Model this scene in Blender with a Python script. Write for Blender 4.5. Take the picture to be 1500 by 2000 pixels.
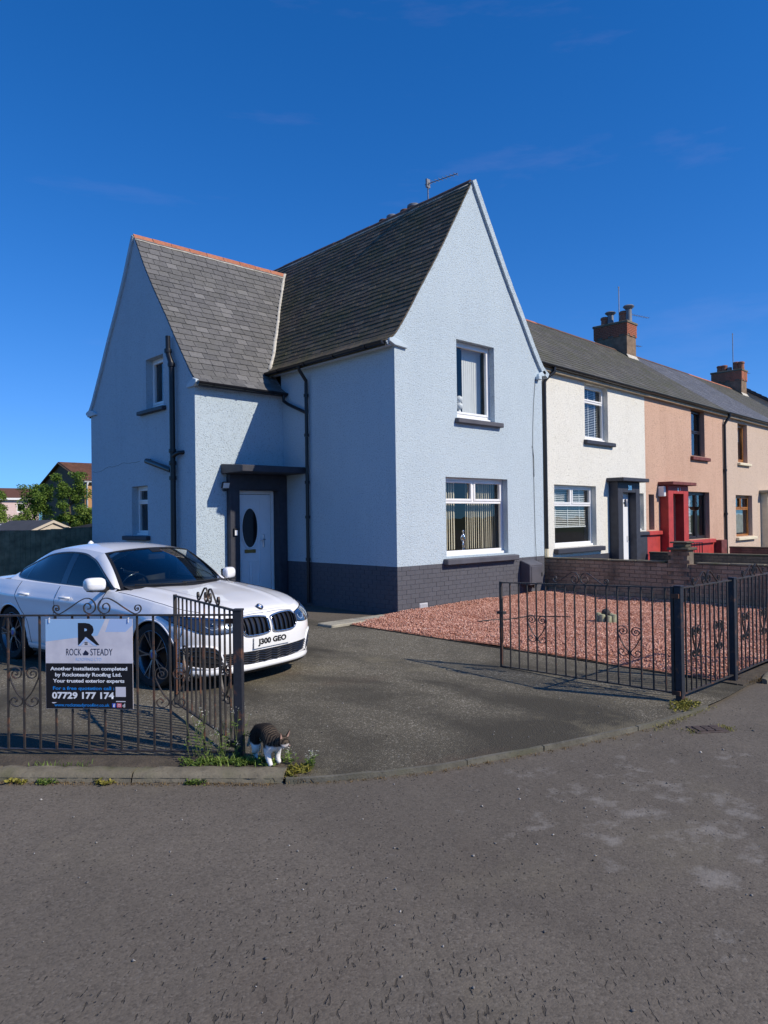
import bpy, bmesh, math, random
import numpy as np
from mathutils import Vector, Matrix
random.seed(7); rng = np.random.default_rng(7)
for o in list(bpy.data.objects): bpy.data.objects.remove(o)
SC = bpy.context.scene
COL = SC.collection
R = math.radians

# ---------------------------------------------------------------- camera
CAM_LOC = Vector((-8.8245, -9.209, 1.70))
YAW, PITCH, ROLL, FPX = 0.824, 0.009, -0.0136, 1412.0
fw = Vector((math.cos(YAW)*math.cos(PITCH), math.sin(YAW)*math.cos(PITCH), math.sin(PITCH)))
rt = Vector((math.sin(YAW), -math.cos(YAW), 0)); up = rt.cross(fw)
cr, sr = math.cos(ROLL), math.sin(ROLL)
rt, up = rt*cr+up*sr, up*cr-rt*sr
cam = bpy.data.cameras.new('camera'); camo = bpy.data.objects.new('camera', cam); COL.objects.link(camo)
m = Matrix((rt, up, -fw)).transposed().to_4x4(); m.translation = CAM_LOC
camo.matrix_world = m
cam.sensor_fit = 'HORIZONTAL'; cam.sensor_width = 36; cam.lens = 36*FPX/1500
cam.clip_start = 0.05; cam.clip_end = 3000
SC.camera = camo

# ---------------------------------------------------------------- sun + sky
SUN = Vector((0.36, -0.93, 0.80)).normalized()          # towards the sun
EL = math.asin(SUN.z); AZ = math.atan2(SUN.x, SUN.y)
sl = bpy.data.lights.new('sun', 'SUN'); sl.energy = 3.6; sl.angle = R(0.53); sl.color = (1.0, 0.905, 0.77)
so = bpy.data.objects.new('sun', sl); COL.objects.link(so)
so.rotation_euler = SUN.to_track_quat('Z', 'Y').to_euler(); so.location = (6, -16, 14)
wd = bpy.data.worlds.new('World'); SC.world = wd; wd.use_nodes = True
nt = wd.node_tree; nt.nodes.clear()
sky = nt.nodes.new('ShaderNodeTexSky'); sky.sky_type = 'NISHITA'; sky.sun_disc = False
sky.sun_elevation = EL; sky.sun_rotation = AZ
sky.altitude = 2500; sky.air_density = 1.0; sky.dust_density = 0.0; sky.ozone_density = 5.0
bg = nt.nodes.new('ShaderNodeBackground'); bg.inputs['Strength'].default_value = 0.15
wo = nt.nodes.new('ShaderNodeOutputWorld')
# thin high cirrus streaks, all round the sky
tc = nt.nodes.new('ShaderNodeTexCoord'); mp = nt.nodes.new('ShaderNodeMapping')
mp.inputs['Location'].default_value = (3, 1, 2); mp.inputs['Scale'].default_value = (1.3, 2.6, 11.0); mp.inputs['Rotation'].default_value = (0.2, 0.1, 0.6)
nz = nt.nodes.new('ShaderNodeTexNoise'); nz.inputs['Scale'].default_value = 1.1; nz.inputs['Detail'].default_value = 6
nz.inputs['Roughness'].default_value = .62
rp = nt.nodes.new('ShaderNodeValToRGB'); rp.color_ramp.elements[0].position = .60; rp.color_ramp.elements[1].position = .95
rp.color_ramp.elements[1].color = (.035, .035, .035, 1)
sat = nt.nodes.new('ShaderNodeHueSaturation'); sat.inputs['Saturation'].default_value = 1.27
mx = nt.nodes.new('ShaderNodeMixRGB'); mx.inputs['Color2'].default_value = (14, 11, 10, 1)
L = nt.links.new
L(tc.outputs['Generated'], mp.inputs['Vector']); L(mp.outputs[0], nz.inputs['Vector']); L(nz.outputs['Fac'], rp.inputs[0])
L(sky.outputs[0], sat.inputs['Color']); L(sat.outputs[0], mx.inputs['Color1']); L(rp.outputs[0], mx.inputs['Fac'])
sh1 = nt.nodes.new('ShaderNodeVectorMath'); sh1.operation = 'MULTIPLY_ADD'; sh1.inputs[1].default_value = (.62, .17, .068); sh1.inputs[2].default_value = (.97, 1.07, .89)
sh2 = nt.nodes.new('ShaderNodeVectorMath'); sh2.operation = 'DIVIDE'
L(mx.outputs[0], sh1.inputs[0]); L(mx.outputs[0], sh2.inputs[0]); L(sh1.outputs[0], sh2.inputs[1])   # soft shoulder, evenly over the whole sky
L(sh2.outputs[0], bg.inputs[0]); L(bg.outputs[0], wo.inputs[0])
SC.view_settings.view_transform = 'Standard'; SC.view_settings.look = 'None'
SC.view_settings.exposure = 0.4; SC.view_settings.gamma = 1.0
SC.view_settings.use_curve_mapping = False
SC.render.engine = 'CYCLES'
SC.cycles.use_denoising = True
SC.cycles.max_bounces = 6; SC.cycles.transparent_max_bounces = 12
SC.cycles.caustics_reflective = False; SC.cycles.caustics_refractive = False
SC.cycles.sample_clamp_indirect = 6.0

# ---------------------------------------------------------------- materials
MATS = {}
class NT:
    def __init__(s, name):
        s.m = bpy.data.materials.new(name); s.m.use_nodes = True; s.t = s.m.node_tree
        s.t.nodes.clear(); s.out = s.t.nodes.new('ShaderNodeOutputMaterial')
        MATS[name] = s.m
    def n(s, typ, **kw):
        nd = s.t.nodes.new('ShaderNode'+typ)
        for k, v in kw.items():
            if k.startswith('i_'):
                key = k[2:].replace('_', ' ')
                key = int(key) if key.isdigit() else key
                s.link(v, nd.inputs[key])
            else: setattr(nd, k, v)
        return nd
    def link(s, v, sock):
        if hasattr(v, 'is_linked') or isinstance(v, bpy.types.NodeSocket): s.t.links.new(v, sock)
        elif isinstance(v, bpy.types.Node): s.t.links.new(v.outputs[0], sock)
        else:
            if isinstance(v, (tuple, list)) and len(v) == 3 and sock.type == 'RGBA': v = (*v, 1)
            sock.default_value = v
    def pos(s, obj=False):
        if obj: return s.n('TexCoord').outputs['Object']
        return s.n('NewGeometry').outputs['Position']
    def noise(s, vec, scale, detail=3, rough=.55, out='Fac', dist=0):
        nd = s.n('TexNoise', i_Vector=vec, i_Scale=scale, i_Detail=detail, i_Roughness=rough, i_Distortion=dist)
        return nd.outputs[out]
    def vor(s, vec, scale, feature='F1', out='Distance', rnd=1.):
        nd = s.n('TexVoronoi', feature=feature, i_Vector=vec, i_Scale=scale, i_Randomness=rnd)
        return nd.outputs[out]
    def ramp(s, v, a, b, ca=(0,0,0), cb=(1,1,1)):
        nd = s.n('ValToRGB', i_Fac=v); e = nd.color_ramp.elements
        e[0].position = a; e[1].position = b; e[0].color = (*ca, 1); e[1].color = (*cb, 1)
        return nd.outputs[0]
    def mix(s, f, a, b, mode='MIX'):
        nd = s.n('MixRGB', blend_type=mode, i_Fac=f, i_Color1=a, i_Color2=b); return nd.outputs[0]
    def math(s, op, a, b=0., c=None):
        nd = s.n('Math', operation=op); s.link(a, nd.inputs[0]); s.link(b, nd.inputs[1])
        if c is not None: s.link(c, nd.inputs[2])
        return nd.outputs[0]
    def scalev(s, vec, sc):
        nd = s.n('Mapping', i_Vector=vec); nd.inputs['Scale'].default_value = sc; return nd.outputs[0]
    def bump(s, h, strength=.5, dist=.01, normal=None):
        nd = s.n('Bump', i_Height=h, i_Strength=strength, i_Distance=dist)
        if normal is not None: s.link(normal, nd.inputs['Normal'])
        return nd.outputs[0]
    def bsdf(s, col, rough=.8, normal=None, metal=0., spec=.4, coat=0., coat_rough=.03, **kw):
        nd = s.n('BsdfPrincipled'); s.link(col, nd.inputs['Base Color']); s.link(rough, nd.inputs['Roughness'])
        s.link(metal, nd.inputs['Metallic']); s.link(spec, nd.inputs['Specular IOR Level'])
        nd.inputs['Coat Weight'].default_value = coat; nd.inputs['Coat Roughness'].default_value = coat_rough
        if normal is not None: s.link(normal, nd.inputs['Normal'])
        s.t.links.new(nd.outputs[0], s.out.inputs[0]); s.p = nd
        return s.m

def plain(name, col, rough=.6, metal=0., spec=.4, var=.12, vs=6., bscale=0, bstr=.25, bdist=.004, coat=0., obj=False):
    k = NT(name); v = k.pos(obj)
    c = col
    if var:
        nf = k.noise(v, vs, 4); lo = tuple(x*(1-var) for x in col); hi = tuple(min(1, x*(1+var)) for x in col)
        c = k.ramp(nf, .3, .7, lo, hi)
    nrm = k.bump(k.noise(v, bscale, 3), bstr, bdist) if bscale else None
    return k.bsdf(c, rough, nrm, metal, spec, coat)

def harl(name, col, dirt=(.55, .55, .55), amount=.25, spk=.6, scale=62., bstr=.9):
    """Roughcast (harled) wall: pebbly relief, faint stains."""
    k = NT(name); v = k.pos()
    big = k.noise(k.scalev(v, (1, 1, .45)), 1.1, 5, .6)
    c = k.mix(k.math('MULTIPLY', k.ramp(big, .45, .8), amount), col, tuple(a*b for a, b in zip(col, dirt)))
    g = k.vor(v, scale); g2 = k.noise(v, scale*1.7, 3, .7)
    pit = k.ramp(k.noise(v, scale*1.05, 2, .5), .33, .42, (1, 1, 1), (0, 0, 0))
    c = k.mix(k.math('MULTIPLY', pit, spk*.8), c, tuple(a*.38 for a in col))  # pits darkened as well as sunk: their small shadows put into the colour
    c = k.mix(.35, c, k.ramp(g2, .3, .7, tuple(a*.72 for a in col), tuple(min(1, a*1.2) for a in col)))
    streak = k.noise(k.scalev(v, (9, 9, .35)), 1.0, 4, .6)
    c = k.mix(k.math('MULTIPLY', k.ramp(streak, .55, .85), amount*.6), c, tuple(a*b for a, b in zip(col, dirt)))
    h = k.math('ADD', k.math('MULTIPLY', g, -.7), k.math('SUBTRACT', k.math('MULTIPLY', g2, 1.2), k.math('MULTIPLY', pit, .6)))
    nrm = k.bump(h, bstr, .009)
    nrm = k.bump(k.noise(v, 6, 3), .12, .02, nrm)
    return k.bsdf(c, .88, nrm, spec=.25)

def metalpaint(name, col, rough=.5, rust=0.):
    k = NT(name); v = k.pos()
    c = k.ramp(k.noise(v, 30, 3), .3, .7, tuple(x*.8 for x in col), tuple(x*1.2 for x in col))
    if rust:
        rf = k.ramp(k.noise(v, 9, 5, .65), .58-rust*.2, .68)
        c = k.mix(k.math('MULTIPLY', rf, .8), c, (.17, .075, .04))
    nrm = k.bump(k.noise(v, 120, 2), .25, .002)
    return k.bsdf(c, rough, nrm, spec=.4)

def glass(name, tint=(.75, .8, .8), refl=1.0, rough=.0, see=1.0):
    k = NT(name)
    lw = k.n('LayerWeight', i_Blend=.5); fz = k.math('ADD', k.math('MULTIPLY', k.math('POWER', lw.outputs['Facing'], 4.), .9), .045)
    wav = k.bump(k.noise(k.pos(), 1.6, 2), .04, .05)
    gl = k.n('BsdfGlossy', i_Color=(1, 1, 1), i_Roughness=rough, i_Normal=wav)
    tr = k.n('BsdfTransparent', i_Color=tint)
    base = tr.outputs[0]
    if see < 1:
        df = k.n('BsdfDiffuse', i_Color=(.008, .009, .011))
        base = k.n('MixShader', i_0=see).outputs[0]
        nd = base.node; k.link(df.outputs[0], nd.inputs[1]); k.link(tr.outputs[0], nd.inputs[2])
    mxs = k.n('MixShader'); k.link(k.math('MINIMUM', k.math('MULTIPLY', fz, refl*1.6), 1.), mxs.inputs[0])
    k.link(base, mxs.inputs[1]); k.link(gl.outputs[0], mxs.inputs[2])
    k.t.links.new(mxs.outputs[0], k.out.inputs[0])
    return k.m

def M(n): return MATS[n]

# ---------------------------------------------------------------- mesh helpers
class MB:
    def __init__(s): s.v = []; s.f = []; s.mi = []; s.cur = 0; s.rv = []; s.currv = 0.
    def add(s, vs, fs):
        b = len(s.v); s.v += [tuple(map(float, p)) for p in vs]
        for f in fs: s.f.append(tuple(i+b for i in f)); s.mi.append(s.cur); s.rv.append(s.currv)
        return s
    def quad(s, a, b, c, d): return s.add([a, b, c, d], [(0, 1, 2, 3)])
    def box(s, x0, x1, y0, y1, z0, z1):
        return s.add([(x0,y0,z0),(x1,y0,z0),(x1,y1,z0),(x0,y1,z0),(x0,y0,z1),(x1,y0,z1),(x1,y1,z1),(x0,y1,z1)],
            [(0,3,2,1),(4,5,6,7),(0,1,5,4),(1,2,6,5),(2,3,7,6),(3,0,4,7)])
    def frame(s, o, ax, ay, az, x0, x1, y0, y1, z0, z1):
        """box in a local frame o + x*ax + y*ay + z*az"""
        o = np.array(o, float); ax, ay, az = (np.array(a, float) for a in (ax, ay, az))
        P = [o+ax*x+ay*y+az*z for z in (z0, z1) for x, y in ((x0,y0),(x1,y0),(x1,y1),(x0,y1))]
        return s.add(P, [(0,3,2,1),(4,5,6,7),(0,1,5,4),(1,2,6,5),(2,3,7,6),(3,0,4,7)])
    def tube(s, pts, r, n=8, cap=True):
        pts = [Vector(p) for p in pts]; rs = r if isinstance(r, (list, tuple)) else [r]*len(pts)
        rings = []; prev = None
        for i, p in enumerate(pts):
            t = (pts[min(i+1, len(pts)-1)]-pts[max(i-1, 0)]).normalized()
            if prev is None:
                a = Vector((0, 0, 1)) if abs(t.z) < .9 else Vector((1, 0, 0)); u = t.cross(a).normalized()
            else:
                u = (prev - t*prev.dot(t)); u = u.normalized() if u.length > 1e-6 else t.orthogonal().normalized()
            prev = u; w = t.cross(u)
            rings.append([p+(u*math.cos(2*math.pi*k/n)+w*math.sin(2*math.pi*k/n))*rs[i] for k in range(n)])
        vs = [q for rg in rings for q in rg]; fs = []
        for i in range(len(pts)-1):
            for k in range(n): fs.append((i*n+k, i*n+(k+1)%n, (i+1)*n+(k+1)%n, (i+1)*n+k))
        if cap: fs.append(tuple(range(n-1, -1, -1))); fs.append(tuple((len(pts)-1)*n+k for k in range(n)))
        return s.add(vs, fs)
    def bar(s, pts, nrm, w, t):
        """flat bar following pts (planar curve), width w along nrm, thickness t in plane"""
        pts = [Vector(p) for p in pts]; nrm = Vector(nrm).normalized(); vs = []; fs = []
        for i, p in enumerate(pts):
            tg = (pts[min(i+1, len(pts)-1)]-pts[max(i-1, 0)]).normalized(); b = nrm.cross(tg)
            vs += [p+nrm*w/2+b*t/2, p-nrm*w/2+b*t/2, p-nrm*w/2-b*t/2, p+nrm*w/2-b*t/2]
        for i in range(len(pts)-1):
            for k in range(4): fs.append((i*4+k, i*4+(k+1)%4, i*4+4+(k+1)%4, i*4+4+k))
        fs.append((3, 2, 1, 0)); e = (len(pts)-1)*4; fs.append((e, e+1, e+2, e+3))
        return s.add(vs, fs)
    def lathe(s, prof, o=(0,0,0), axis='Z', n=20, cap=True):
        o = Vector(o); vs = []; fs = []
        for r_, h in prof:
            for k in range(n):
                a = 2*math.pi*k/n; c, d = r_*math.cos(a), r_*math.sin(a)
                q = (c, d, h) if axis == 'Z' else ((h, c, d) if axis == 'X' else (d, h, c))
                vs.append(o+Vector(q))
        for i in range(len(prof)-1):
            for k in range(n): fs.append((i*n+k, i*n+(k+1)%n, (i+1)*n+(k+1)%n, (i+1)*n+k))
        if cap:
            if prof[0][0] > 1e-4: fs.append(tuple(range(n-1, -1, -1)))
            if prof[-1][0] > 1e-4: fs.append(tuple((len(prof)-1)*n+k for k in range(n)))
        return s.add(vs, fs)
    def prism(s, poly, fn, d0, d1):
        """poly list of 2D; fn(u,v,d)->3D"""
        n = len(poly); vs = [fn(u, v, d0) for u, v in poly]+[fn(u, v, d1) for u, v in poly]
        fs = [tuple(range(n)), tuple(range(2*n-1, n-1, -1))]
        fs += [(i, i+n, (i+1) % n+n, (i+1) % n) for i in range(n)]
        return s.add(vs, fs)
    def grid(s, P, closed=False):
        """P[i][j] 3D points"""
        n, k = len(P), len(P[0]); vs = [q for row in P for q in row]
        return s.add(vs, [(i*k+j, i*k+j+1, (i+1)*k+j+1, (i+1)*k+j) for i in range(n-1) for j in range(k-1)])
    def mesh(s, name, mats=None, smooth=False, bevel=0., fix=True, seg=1):
        me = bpy.data.meshes.new(name); me.from_pydata(s.v, [], s.f)
        if mats is not None:
            for mm in (mats if isinstance(mats, (list, tuple)) else [mats]): me.materials.append(M(mm) if isinstance(mm, str) else mm)
        if len(set(s.mi)) > 1: me.polygons.foreach_set('material_index', s.mi)
        if len(set(s.rv)) > 1:
            at = me.attributes.new('rv', 'FLOAT', 'FACE'); at.data.foreach_set('value', s.rv)
        if fix or bevel:
            bm = bmesh.new(); bm.from_mesh(me)
            if bevel:
                bmesh.ops.remove_doubles(bm, verts=bm.verts, dist=1e-5)
                eds = [e for e in bm.edges if len(e.link_faces) == 2 and e.calc_face_angle(0) > .5]
                bmesh.ops.bevel(bm, geom=eds, offset=bevel, segments=seg, affect='EDGES', clamp_overlap=True)
            if fix: bmesh.ops.recalc_face_normals(bm, faces=bm.faces)
            bm.to_mesh(me); bm.free()
        if smooth:
            me.polygons.foreach_set('use_smooth', [True]*len(me.polygons))
            if smooth is not True: me.set_sharp_from_angle(angle=R(smooth))
        me.update(); return me
    def build(s, name, mats=None, parent=None, smooth=False, bevel=0., fix=True, seg=1):
        return obj(name, s.mesh(name, mats, smooth, bevel, fix, seg), parent)

def obj(name, me, parent=None):
    o = bpy.data.objects.new(name, me); COL.objects.link(o)
    if parent is not None: o.parent = parent
    return o
def tag(o, label=None, cat=None, group=None, kind=None):
    if label: o['label'] = label
    if cat: o['category'] = cat
    if group: o['group'] = group
    if kind: o['kind'] = kind
    return o
def thing(name, label, cat, loc=(0,0,0), rz=0., group=None):
    o = bpy.data.objects.new(name, None); COL.objects.link(o); o.location = loc; o.rotation_euler = (0, 0, rz)
    o.empty_display_size = .2
    return tag(o, label, cat, group)
def struct(o): o['kind'] = 'structure'; return o
def smoothpath(pts, n=6):
    """Catmull-Rom through pts"""
    P = [np.array(p, float) for p in pts]; out = []
    for i in range(len(P)-1):
        p0 = P[max(i-1, 0)]; p1 = P[i]; p2 = P[i+1]; p3 = P[min(i+2, len(P)-1)]
        for k in range(n):
            t = k/n; out.append(.5*((2*p1)+(-p0+p2)*t+(2*p0-5*p1+4*p2-p3)*t*t+(-p0+3*p1-3*p2+p3)*t**3))
    out.append(P[-1]); return out
def interp(x, pts): return float(np.interp(x, [p[0] for p in pts], [p[1] for p in pts]))
def sinterp(pts):
    """smooth 1D function through (x,y) points, x increasing"""
    d = smoothpath(pts, 10); xs = [p[0] for p in d]; ys = [p[1] for p in d]
    return lambda x: float(np.interp(x, xs, ys))
def wall_panel(name, outer, holes, fn, mat_, parent, depth=.18, revmat=None):
    """flat wall in (u,v) with rectangular/polygon holes; reveals go `depth` inwards. fn(u,v,d)->3D"""
    bm = bmesh.new(); edges = []
    def loop(p):
        vs = [bm.verts.new(fn(u, v, 0)) for u, v in p]
        return [bm.edges.new((vs[i], vs[(i+1) % len(vs)])) for i in range(len(vs))]
    edges += loop(outer)
    for h in holes: edges += loop(h)
    bmesh.ops.triangle_fill(bm, use_beauty=True, use_dissolve=False, edges=edges)
    for h in holes:
        n = len(h); a = [bm.verts.new(fn(u, v, 0)) for u, v in h]; b = [bm.verts.new(fn(u, v, depth)) for u, v in h]
        for i in range(n): bm.faces.new((a[i], a[(i+1) % n], b[(i+1) % n], b[i]))
    bmesh.ops.recalc_face_normals(bm, faces=bm.faces)
    me = bpy.data.meshes.new(name); bm.to_mesh(me); bm.free(); me.materials.append(M(mat_))
    return obj(name, me, parent)
def rect(u0, u1, v0, v1): return [(u0, v0), (u1, v0), (u1, v1), (u0, v1)]
def text_mesh(s, size, bold=0., font_w=1., align='CENTER', extr=0.):
    c = bpy.data.curves.new('t', 'FONT'); c.body = s; c.size = size; c.align_x = align; c.offset = bold; c.extrude = extr
    c.resolution_u = 3
    o = bpy.data.objects.new('t', c); COL.objects.link(o)
    dg = bpy.context.evaluated_depsgraph_get(); me = bpy.data.meshes.new_from_object(o.evaluated_get(dg))
    bpy.data.objects.remove(o); bpy.data.curves.remove(c)
    if font_w != 1.: me.transform(Matrix.Diagonal((font_w, 1, 1, 1)))
    return me

# palette
BLUE = (.50, .59, .645)
harl('harl_blue', BLUE, (.74, .77, .82), .5, .95, 44., .85)
harl('harl_white', (.77, .755, .68), (.72, .70, .64), .3, .6, 36.)
harl('harl_pink', (.60, .395, .29), (.62, .55, .5), .6, .9, 30.)
harl('harl_beige', (.60, .47, .37), (.72, .68, .66), .4, .9, 30.)
plain('paint_blue', BLUE, .7, var=.05, bscale=90, bstr=.3)
plain('paint_charcoal', (.040, .042, .054), .55, var=.18, vs=9, bscale=40, bstr=.2, bdist=.003)
plain('paint_charcoal_light', (.085, .085, .10), .6, var=.15, vs=5, bscale=40, bstr=.2, bdist=.003)
plain('paint_red', (.43, .048, .040), .55, var=.18, vs=5, bscale=40, bstr=.2)
plain('paint_dark_red', (.16, .045, .038), .7, var=.3, vs=8, bscale=30, bstr=.3)
plain('paint_cream', (.72, .64, .46), .6, var=.1)
plain('upvc', (.82, .82, .81), .28, var=.03)
plain('upvc_grey', (.55, .56, .58), .4, var=.03)
plain('door_white', (.80, .81, .83), .32, var=.03)
plain('brown_wood', (.36, .14, .03), .4, var=.25, vs=14)
plain('black_wood', (.022, .018, .022), .35, var=.2)
plain('gutter_black', (.012, .012, .014), .33, var=.3, vs=20)
plain('soffit', (.42, .34, .24), .7, var=.2)
plain('chrome', (.75, .76, .78), .12, metal=1., var=0)
plain('black_plastic', (.012, .012, .013), .45, var=.1)
plain('white_plastic', (.8, .8, .8), .35, var=.03)
plain('brass', (.42, .27, .09), .35, metal=.9, var=.2)
plain('interior', (.10, .095, .09), .9, var=.2, vs=2)
plain('interior_pale', (.30, .28, .25), .9, var=.1, vs=2)
plain('blind_cream', (.70, .62, .47), .75, var=.08)
plain('blind_white', (.78, .78, .76), .6, var=.04)
plain('curtain', (.38, .40, .38), .9, var=.2)
plain('cement', (.52, .49, .42), .9, var=.25, vs=12, bscale=60, bstr=.5, bdist=.01)
plain('cement_dark', (.21, .145, .095), .9, var=.3, vs=6, bscale=50, bstr=.5)
plain('lead', (.19, .20, .22), .5, var=.2)
plain('clay_pot', (.30, .12, .07), .75, var=.35, vs=9)
plain('metal_grey', (.22, .22, .23), .45, metal=.6, var=.2)
glass('window_glass', (.86, .89, .89), .75)
glass('dark_glass', (.3, .32, .34), 1.0, see=.25)
# ================================================================ ground
def asphalt(name, base, patch, chip, cracks=0., mottle=0., fineamt=.55, rough=.9, scale=130., chips=.5, bstr=.5):
    k = NT(name); v = k.pos()
    n1 = k.noise(v, .55, 5, .6); n2 = k.noise(v, 2.7, 5, .65); fine = k.noise(v, 42, 5, .75)
    c = k.mix(k.ramp(n1, .35, .68), base, patch)
    c = k.mix(k.math('MULTIPLY', k.ramp(n2, .45, .75), .45), c, tuple(x*.62 for x in base))
    c = k.mix(fineamt, c, k.ramp(fine, .25, .75, tuple(x*.5 for x in base), tuple(x*1.55 for x in base)))
    vd = k.vor(v, scale, out='Color'); vdist = k.vor(v, scale)
    sep = k.n('SeparateColor', i_Color=vd)
    c = k.mix(k.math('MULTIPLY', k.ramp(sep.outputs[0], .80, .93), chips), c, chip)
    c = k.mix(k.math('MULTIPLY', k.ramp(sep.outputs[1], .55, .95), .5), c, tuple(x*.45 for x in base))
    if mottle:
        md = k.ramp(k.noise(k.scalev(v, (1.3, .7, 1)), .55, 5, .6, dist=.8), .40, .62)
        c = k.mix(k.math('MULTIPLY', md, mottle), c, tuple(x*.42 for x in base))
        mo = k.ramp(k.noise(v, .9, 6, .68), .56, .72); c = k.mix(k.math('MULTIPLY', mo, mottle*.8), c, (.20, .175, .115))
        mr = k.ramp(k.noise(k.scalev(v, (.8, 1.2, 1)), .8, 4, .6), .60, .74); c = k.mix(k.math('MULTIPLY', mr, mottle*.5), c, (.10, .065, .045))
    # pale scuffs
    sc = k.ramp(k.noise(k.scalev(v, (1, 1.9, 1)), 1.5, 7, .72), .655, .74)
    c = k.mix(k.math('MULTIPLY', sc, .20), c, tuple(min(1, x*2.6) for x in base))
    h = k.math('ADD', k.math('MULTIPLY', vdist, -.8), fine)
    nrm = k.bump(h, bstr, .006)
    nrm = k.bump(k.noise(v, 5., 4, .6), .25, .03, nrm)
    if cracks:
        # worn patch: short tears lying along the line of walking, and pits where chippings have gone
        rv_ = k.n('Mapping', i_Vector=v); rv_.inputs['Rotation'].default_value = (0, 0, -.824)
        wob = k.n('VectorMath', operation='SCALE', i_0=k.noise(v, 7, 3, .6, 'Color'), i_Scale=.05)
        ad = k.n('VectorMath', operation='ADD', i_0=rv_.outputs[0]); k.link(wob.outputs[0], ad.inputs[1])
        st = k.scalev(ad.outputs[0], (13., 46., 1.))
        tn = k.noise(st, 1., 2, .5)
        dist = k.n('VectorMath', operation='DISTANCE', i_0=v, i_1=(-7.3, -7.7, -.03))
        zone = k.ramp(k.math('ADD', k.math('MULTIPLY', dist.outputs['Value'], .30), k.math('MULTIPLY', k.noise(v, 1.3, 4), .6)), .38, .92, (1, 1, 1), (0, 0, 0))
        thr = k.math('ADD', .275, k.math('MULTIPLY', zone, .13))
        mask = k.ramp(k.math('SUBTRACT', thr, tn), .0, .035)
        c = k.mix(k.math('MULTIPLY', mask, .62), c, tuple(x*.22 for x in base))
        nrm = k.bump(k.math('MULTIPLY', mask, -1), .8, .010, nrm)
        pv_ = k.vor(v, 26.); pm = k.math('MULTIPLY', k.ramp(pv_, .12, .20, (1, 1, 1), (0, 0, 0)), k.ramp(k.noise(v, 6, 3), .47, .58))
        c = k.mix(k.math('MULTIPLY', pm, .6), c, tuple(x*.25 for x in base))
        nrm = k.bump(k.math('MULTIPLY', pm, -1), .7, .008, nrm)
        # dusty pale scuffs near the right of the drive mouth
        d2 = k.n('VectorMath', operation='DISTANCE', i_0=v, i_1=(-4.55, -7.25, -.03))
        sz = k.ramp(k.math('ADD', k.math('MULTIPLY', d2.outputs['Value'], .16), k.math('MULTIPLY', k.noise(v, 4.2, 5, .68), 1.5)), .60, .80, (1, 1, 1), (0, 0, 0))
        c = k.mix(k.math('MULTIPLY', sz, .33), c, (.36, .34, .31))
    return k.bsdf(c, rough, nrm, spec=.28)
asphalt('asphalt_pavement', (.133, .114, .091), (.158, .136, .108), (.26, .235, .20), 1., .25, .28, scale=95., chips=.22, bstr=.28)
asphalt('asphalt_drive', (.135, .119, .085), (.172, .150, .104), (.46, .42, .33), 0., .95, .8, scale=90., chips=.7, bstr=1.)
plain('grass_ground', (.055, .075, .02), .95, var=.4, vs=2, bscale=30, bstr=.6)
plain('soil', (.075, .06, .042), .95, var=.35, vs=7, bscale=50, bstr=.7, bdist=.02)
def stone_mat(name, col, moss=.4, scale=1.):
    k = NT(name); v = k.pos()
    c = k.ramp(k.noise(v, 6*scale, 6, .65), .3, .72, tuple(x*.62 for x in col), tuple(min(1, x*1.22) for x in col))
    c = k.mix(k.math('MULTIPLY', k.ramp(k.noise(v, 3*scale, 5, .6), .5, .7), moss), c, (.07, .075, .03))
    c = k.mix(k.math('MULTIPLY', k.ramp(k.noise(v, 60*scale, 2), .58, .7), .5), c, tuple(x*.45 for x in col))
    nrm = k.bump(k.noise(v, 70*scale, 4, .7), .6, .008)
    nrm = k.bump(k.noise(v, 9*scale, 3), .3, .03, nrm)
    return k.bsdf(c, .92, nrm, spec=.2)
stone_mat('kerb_stone', (.21, .185, .135), .85, .8)
stone_mat('edging_stone', (.155, .145, .115), .7)
stone_mat('concrete', (.40, .37, .29), .15)

struct(MB().quad((-900,-900,-.12),(900,-900,-.12),(900,900,-.12),(-900,900,-.12)).build('ground', 'grass_ground'))
EDGE = smoothpath([(-6.08,-5.26),(-5.69,-5.53),(-5.2,-5.78),(-4.61,-5.98),(-3.91,-6.18),(-3.04,-6.36),(-2.2,-6.42),(-1.4,-6.38),(-1.1,-6.34)], 5)
EDGEV = EDGE[:30]
pv = MB(); pv.add([(-60,-60,-.03),(60,-60,-.03),(60,1,-.03),(-60,60,-.03)], [(0,1,2,3)])
struct(pv.build('pavement', 'asphalt_pavement'))
dr = [(-16., 4.87, 0), (-6.08, -5.26, 0)]+[(p[0], p[1], 0) for p in EDGE[1:-2]]+[(-1.385, -6.36, 0), (-1.385, 9.7, 0), (-16, 9.7, 0)]
bm = bmesh.new(); vs = [bm.verts.new(p) for p in dr]
bmesh.ops.triangle_fill(bm, edges=[bm.edges.new((vs[i], vs[(i+1) % len(vs)])) for i in range(len(vs))], use_beauty=True)
bmesh.ops.recalc_face_normals(bm, faces=bm.faces)
me = bpy.data.meshes.new('driveway'); bm.to_mesh(me); bm.free(); me.materials.append(M('asphalt_drive'))
DRIVE = struct(obj('driveway', me))
if me.polygons[0].normal.z < 0: me.flip_normals()
# edging strip along the mouth of the drive, laid in short lengths
npc = 5; seg = (len(EDGEV)-1)/npc
for i in range(npc):
    a, b = int(round(i*seg)), int(round((i+1)*seg)); P = [Vector((p[0]+random.uniform(-.004,.004), p[1]+random.uniform(-.004,.004), -.0185+random.uniform(-.003,.003))) for p in EDGEV[a:b+1]]
    d = (P[-1]-P[-2]).normalized()*.006; P[-1] = P[-1]-d
    MB().bar(P, (0,0,1), .05, .032).build('edging_block', 'edging_stone', DRIVE)
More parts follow.
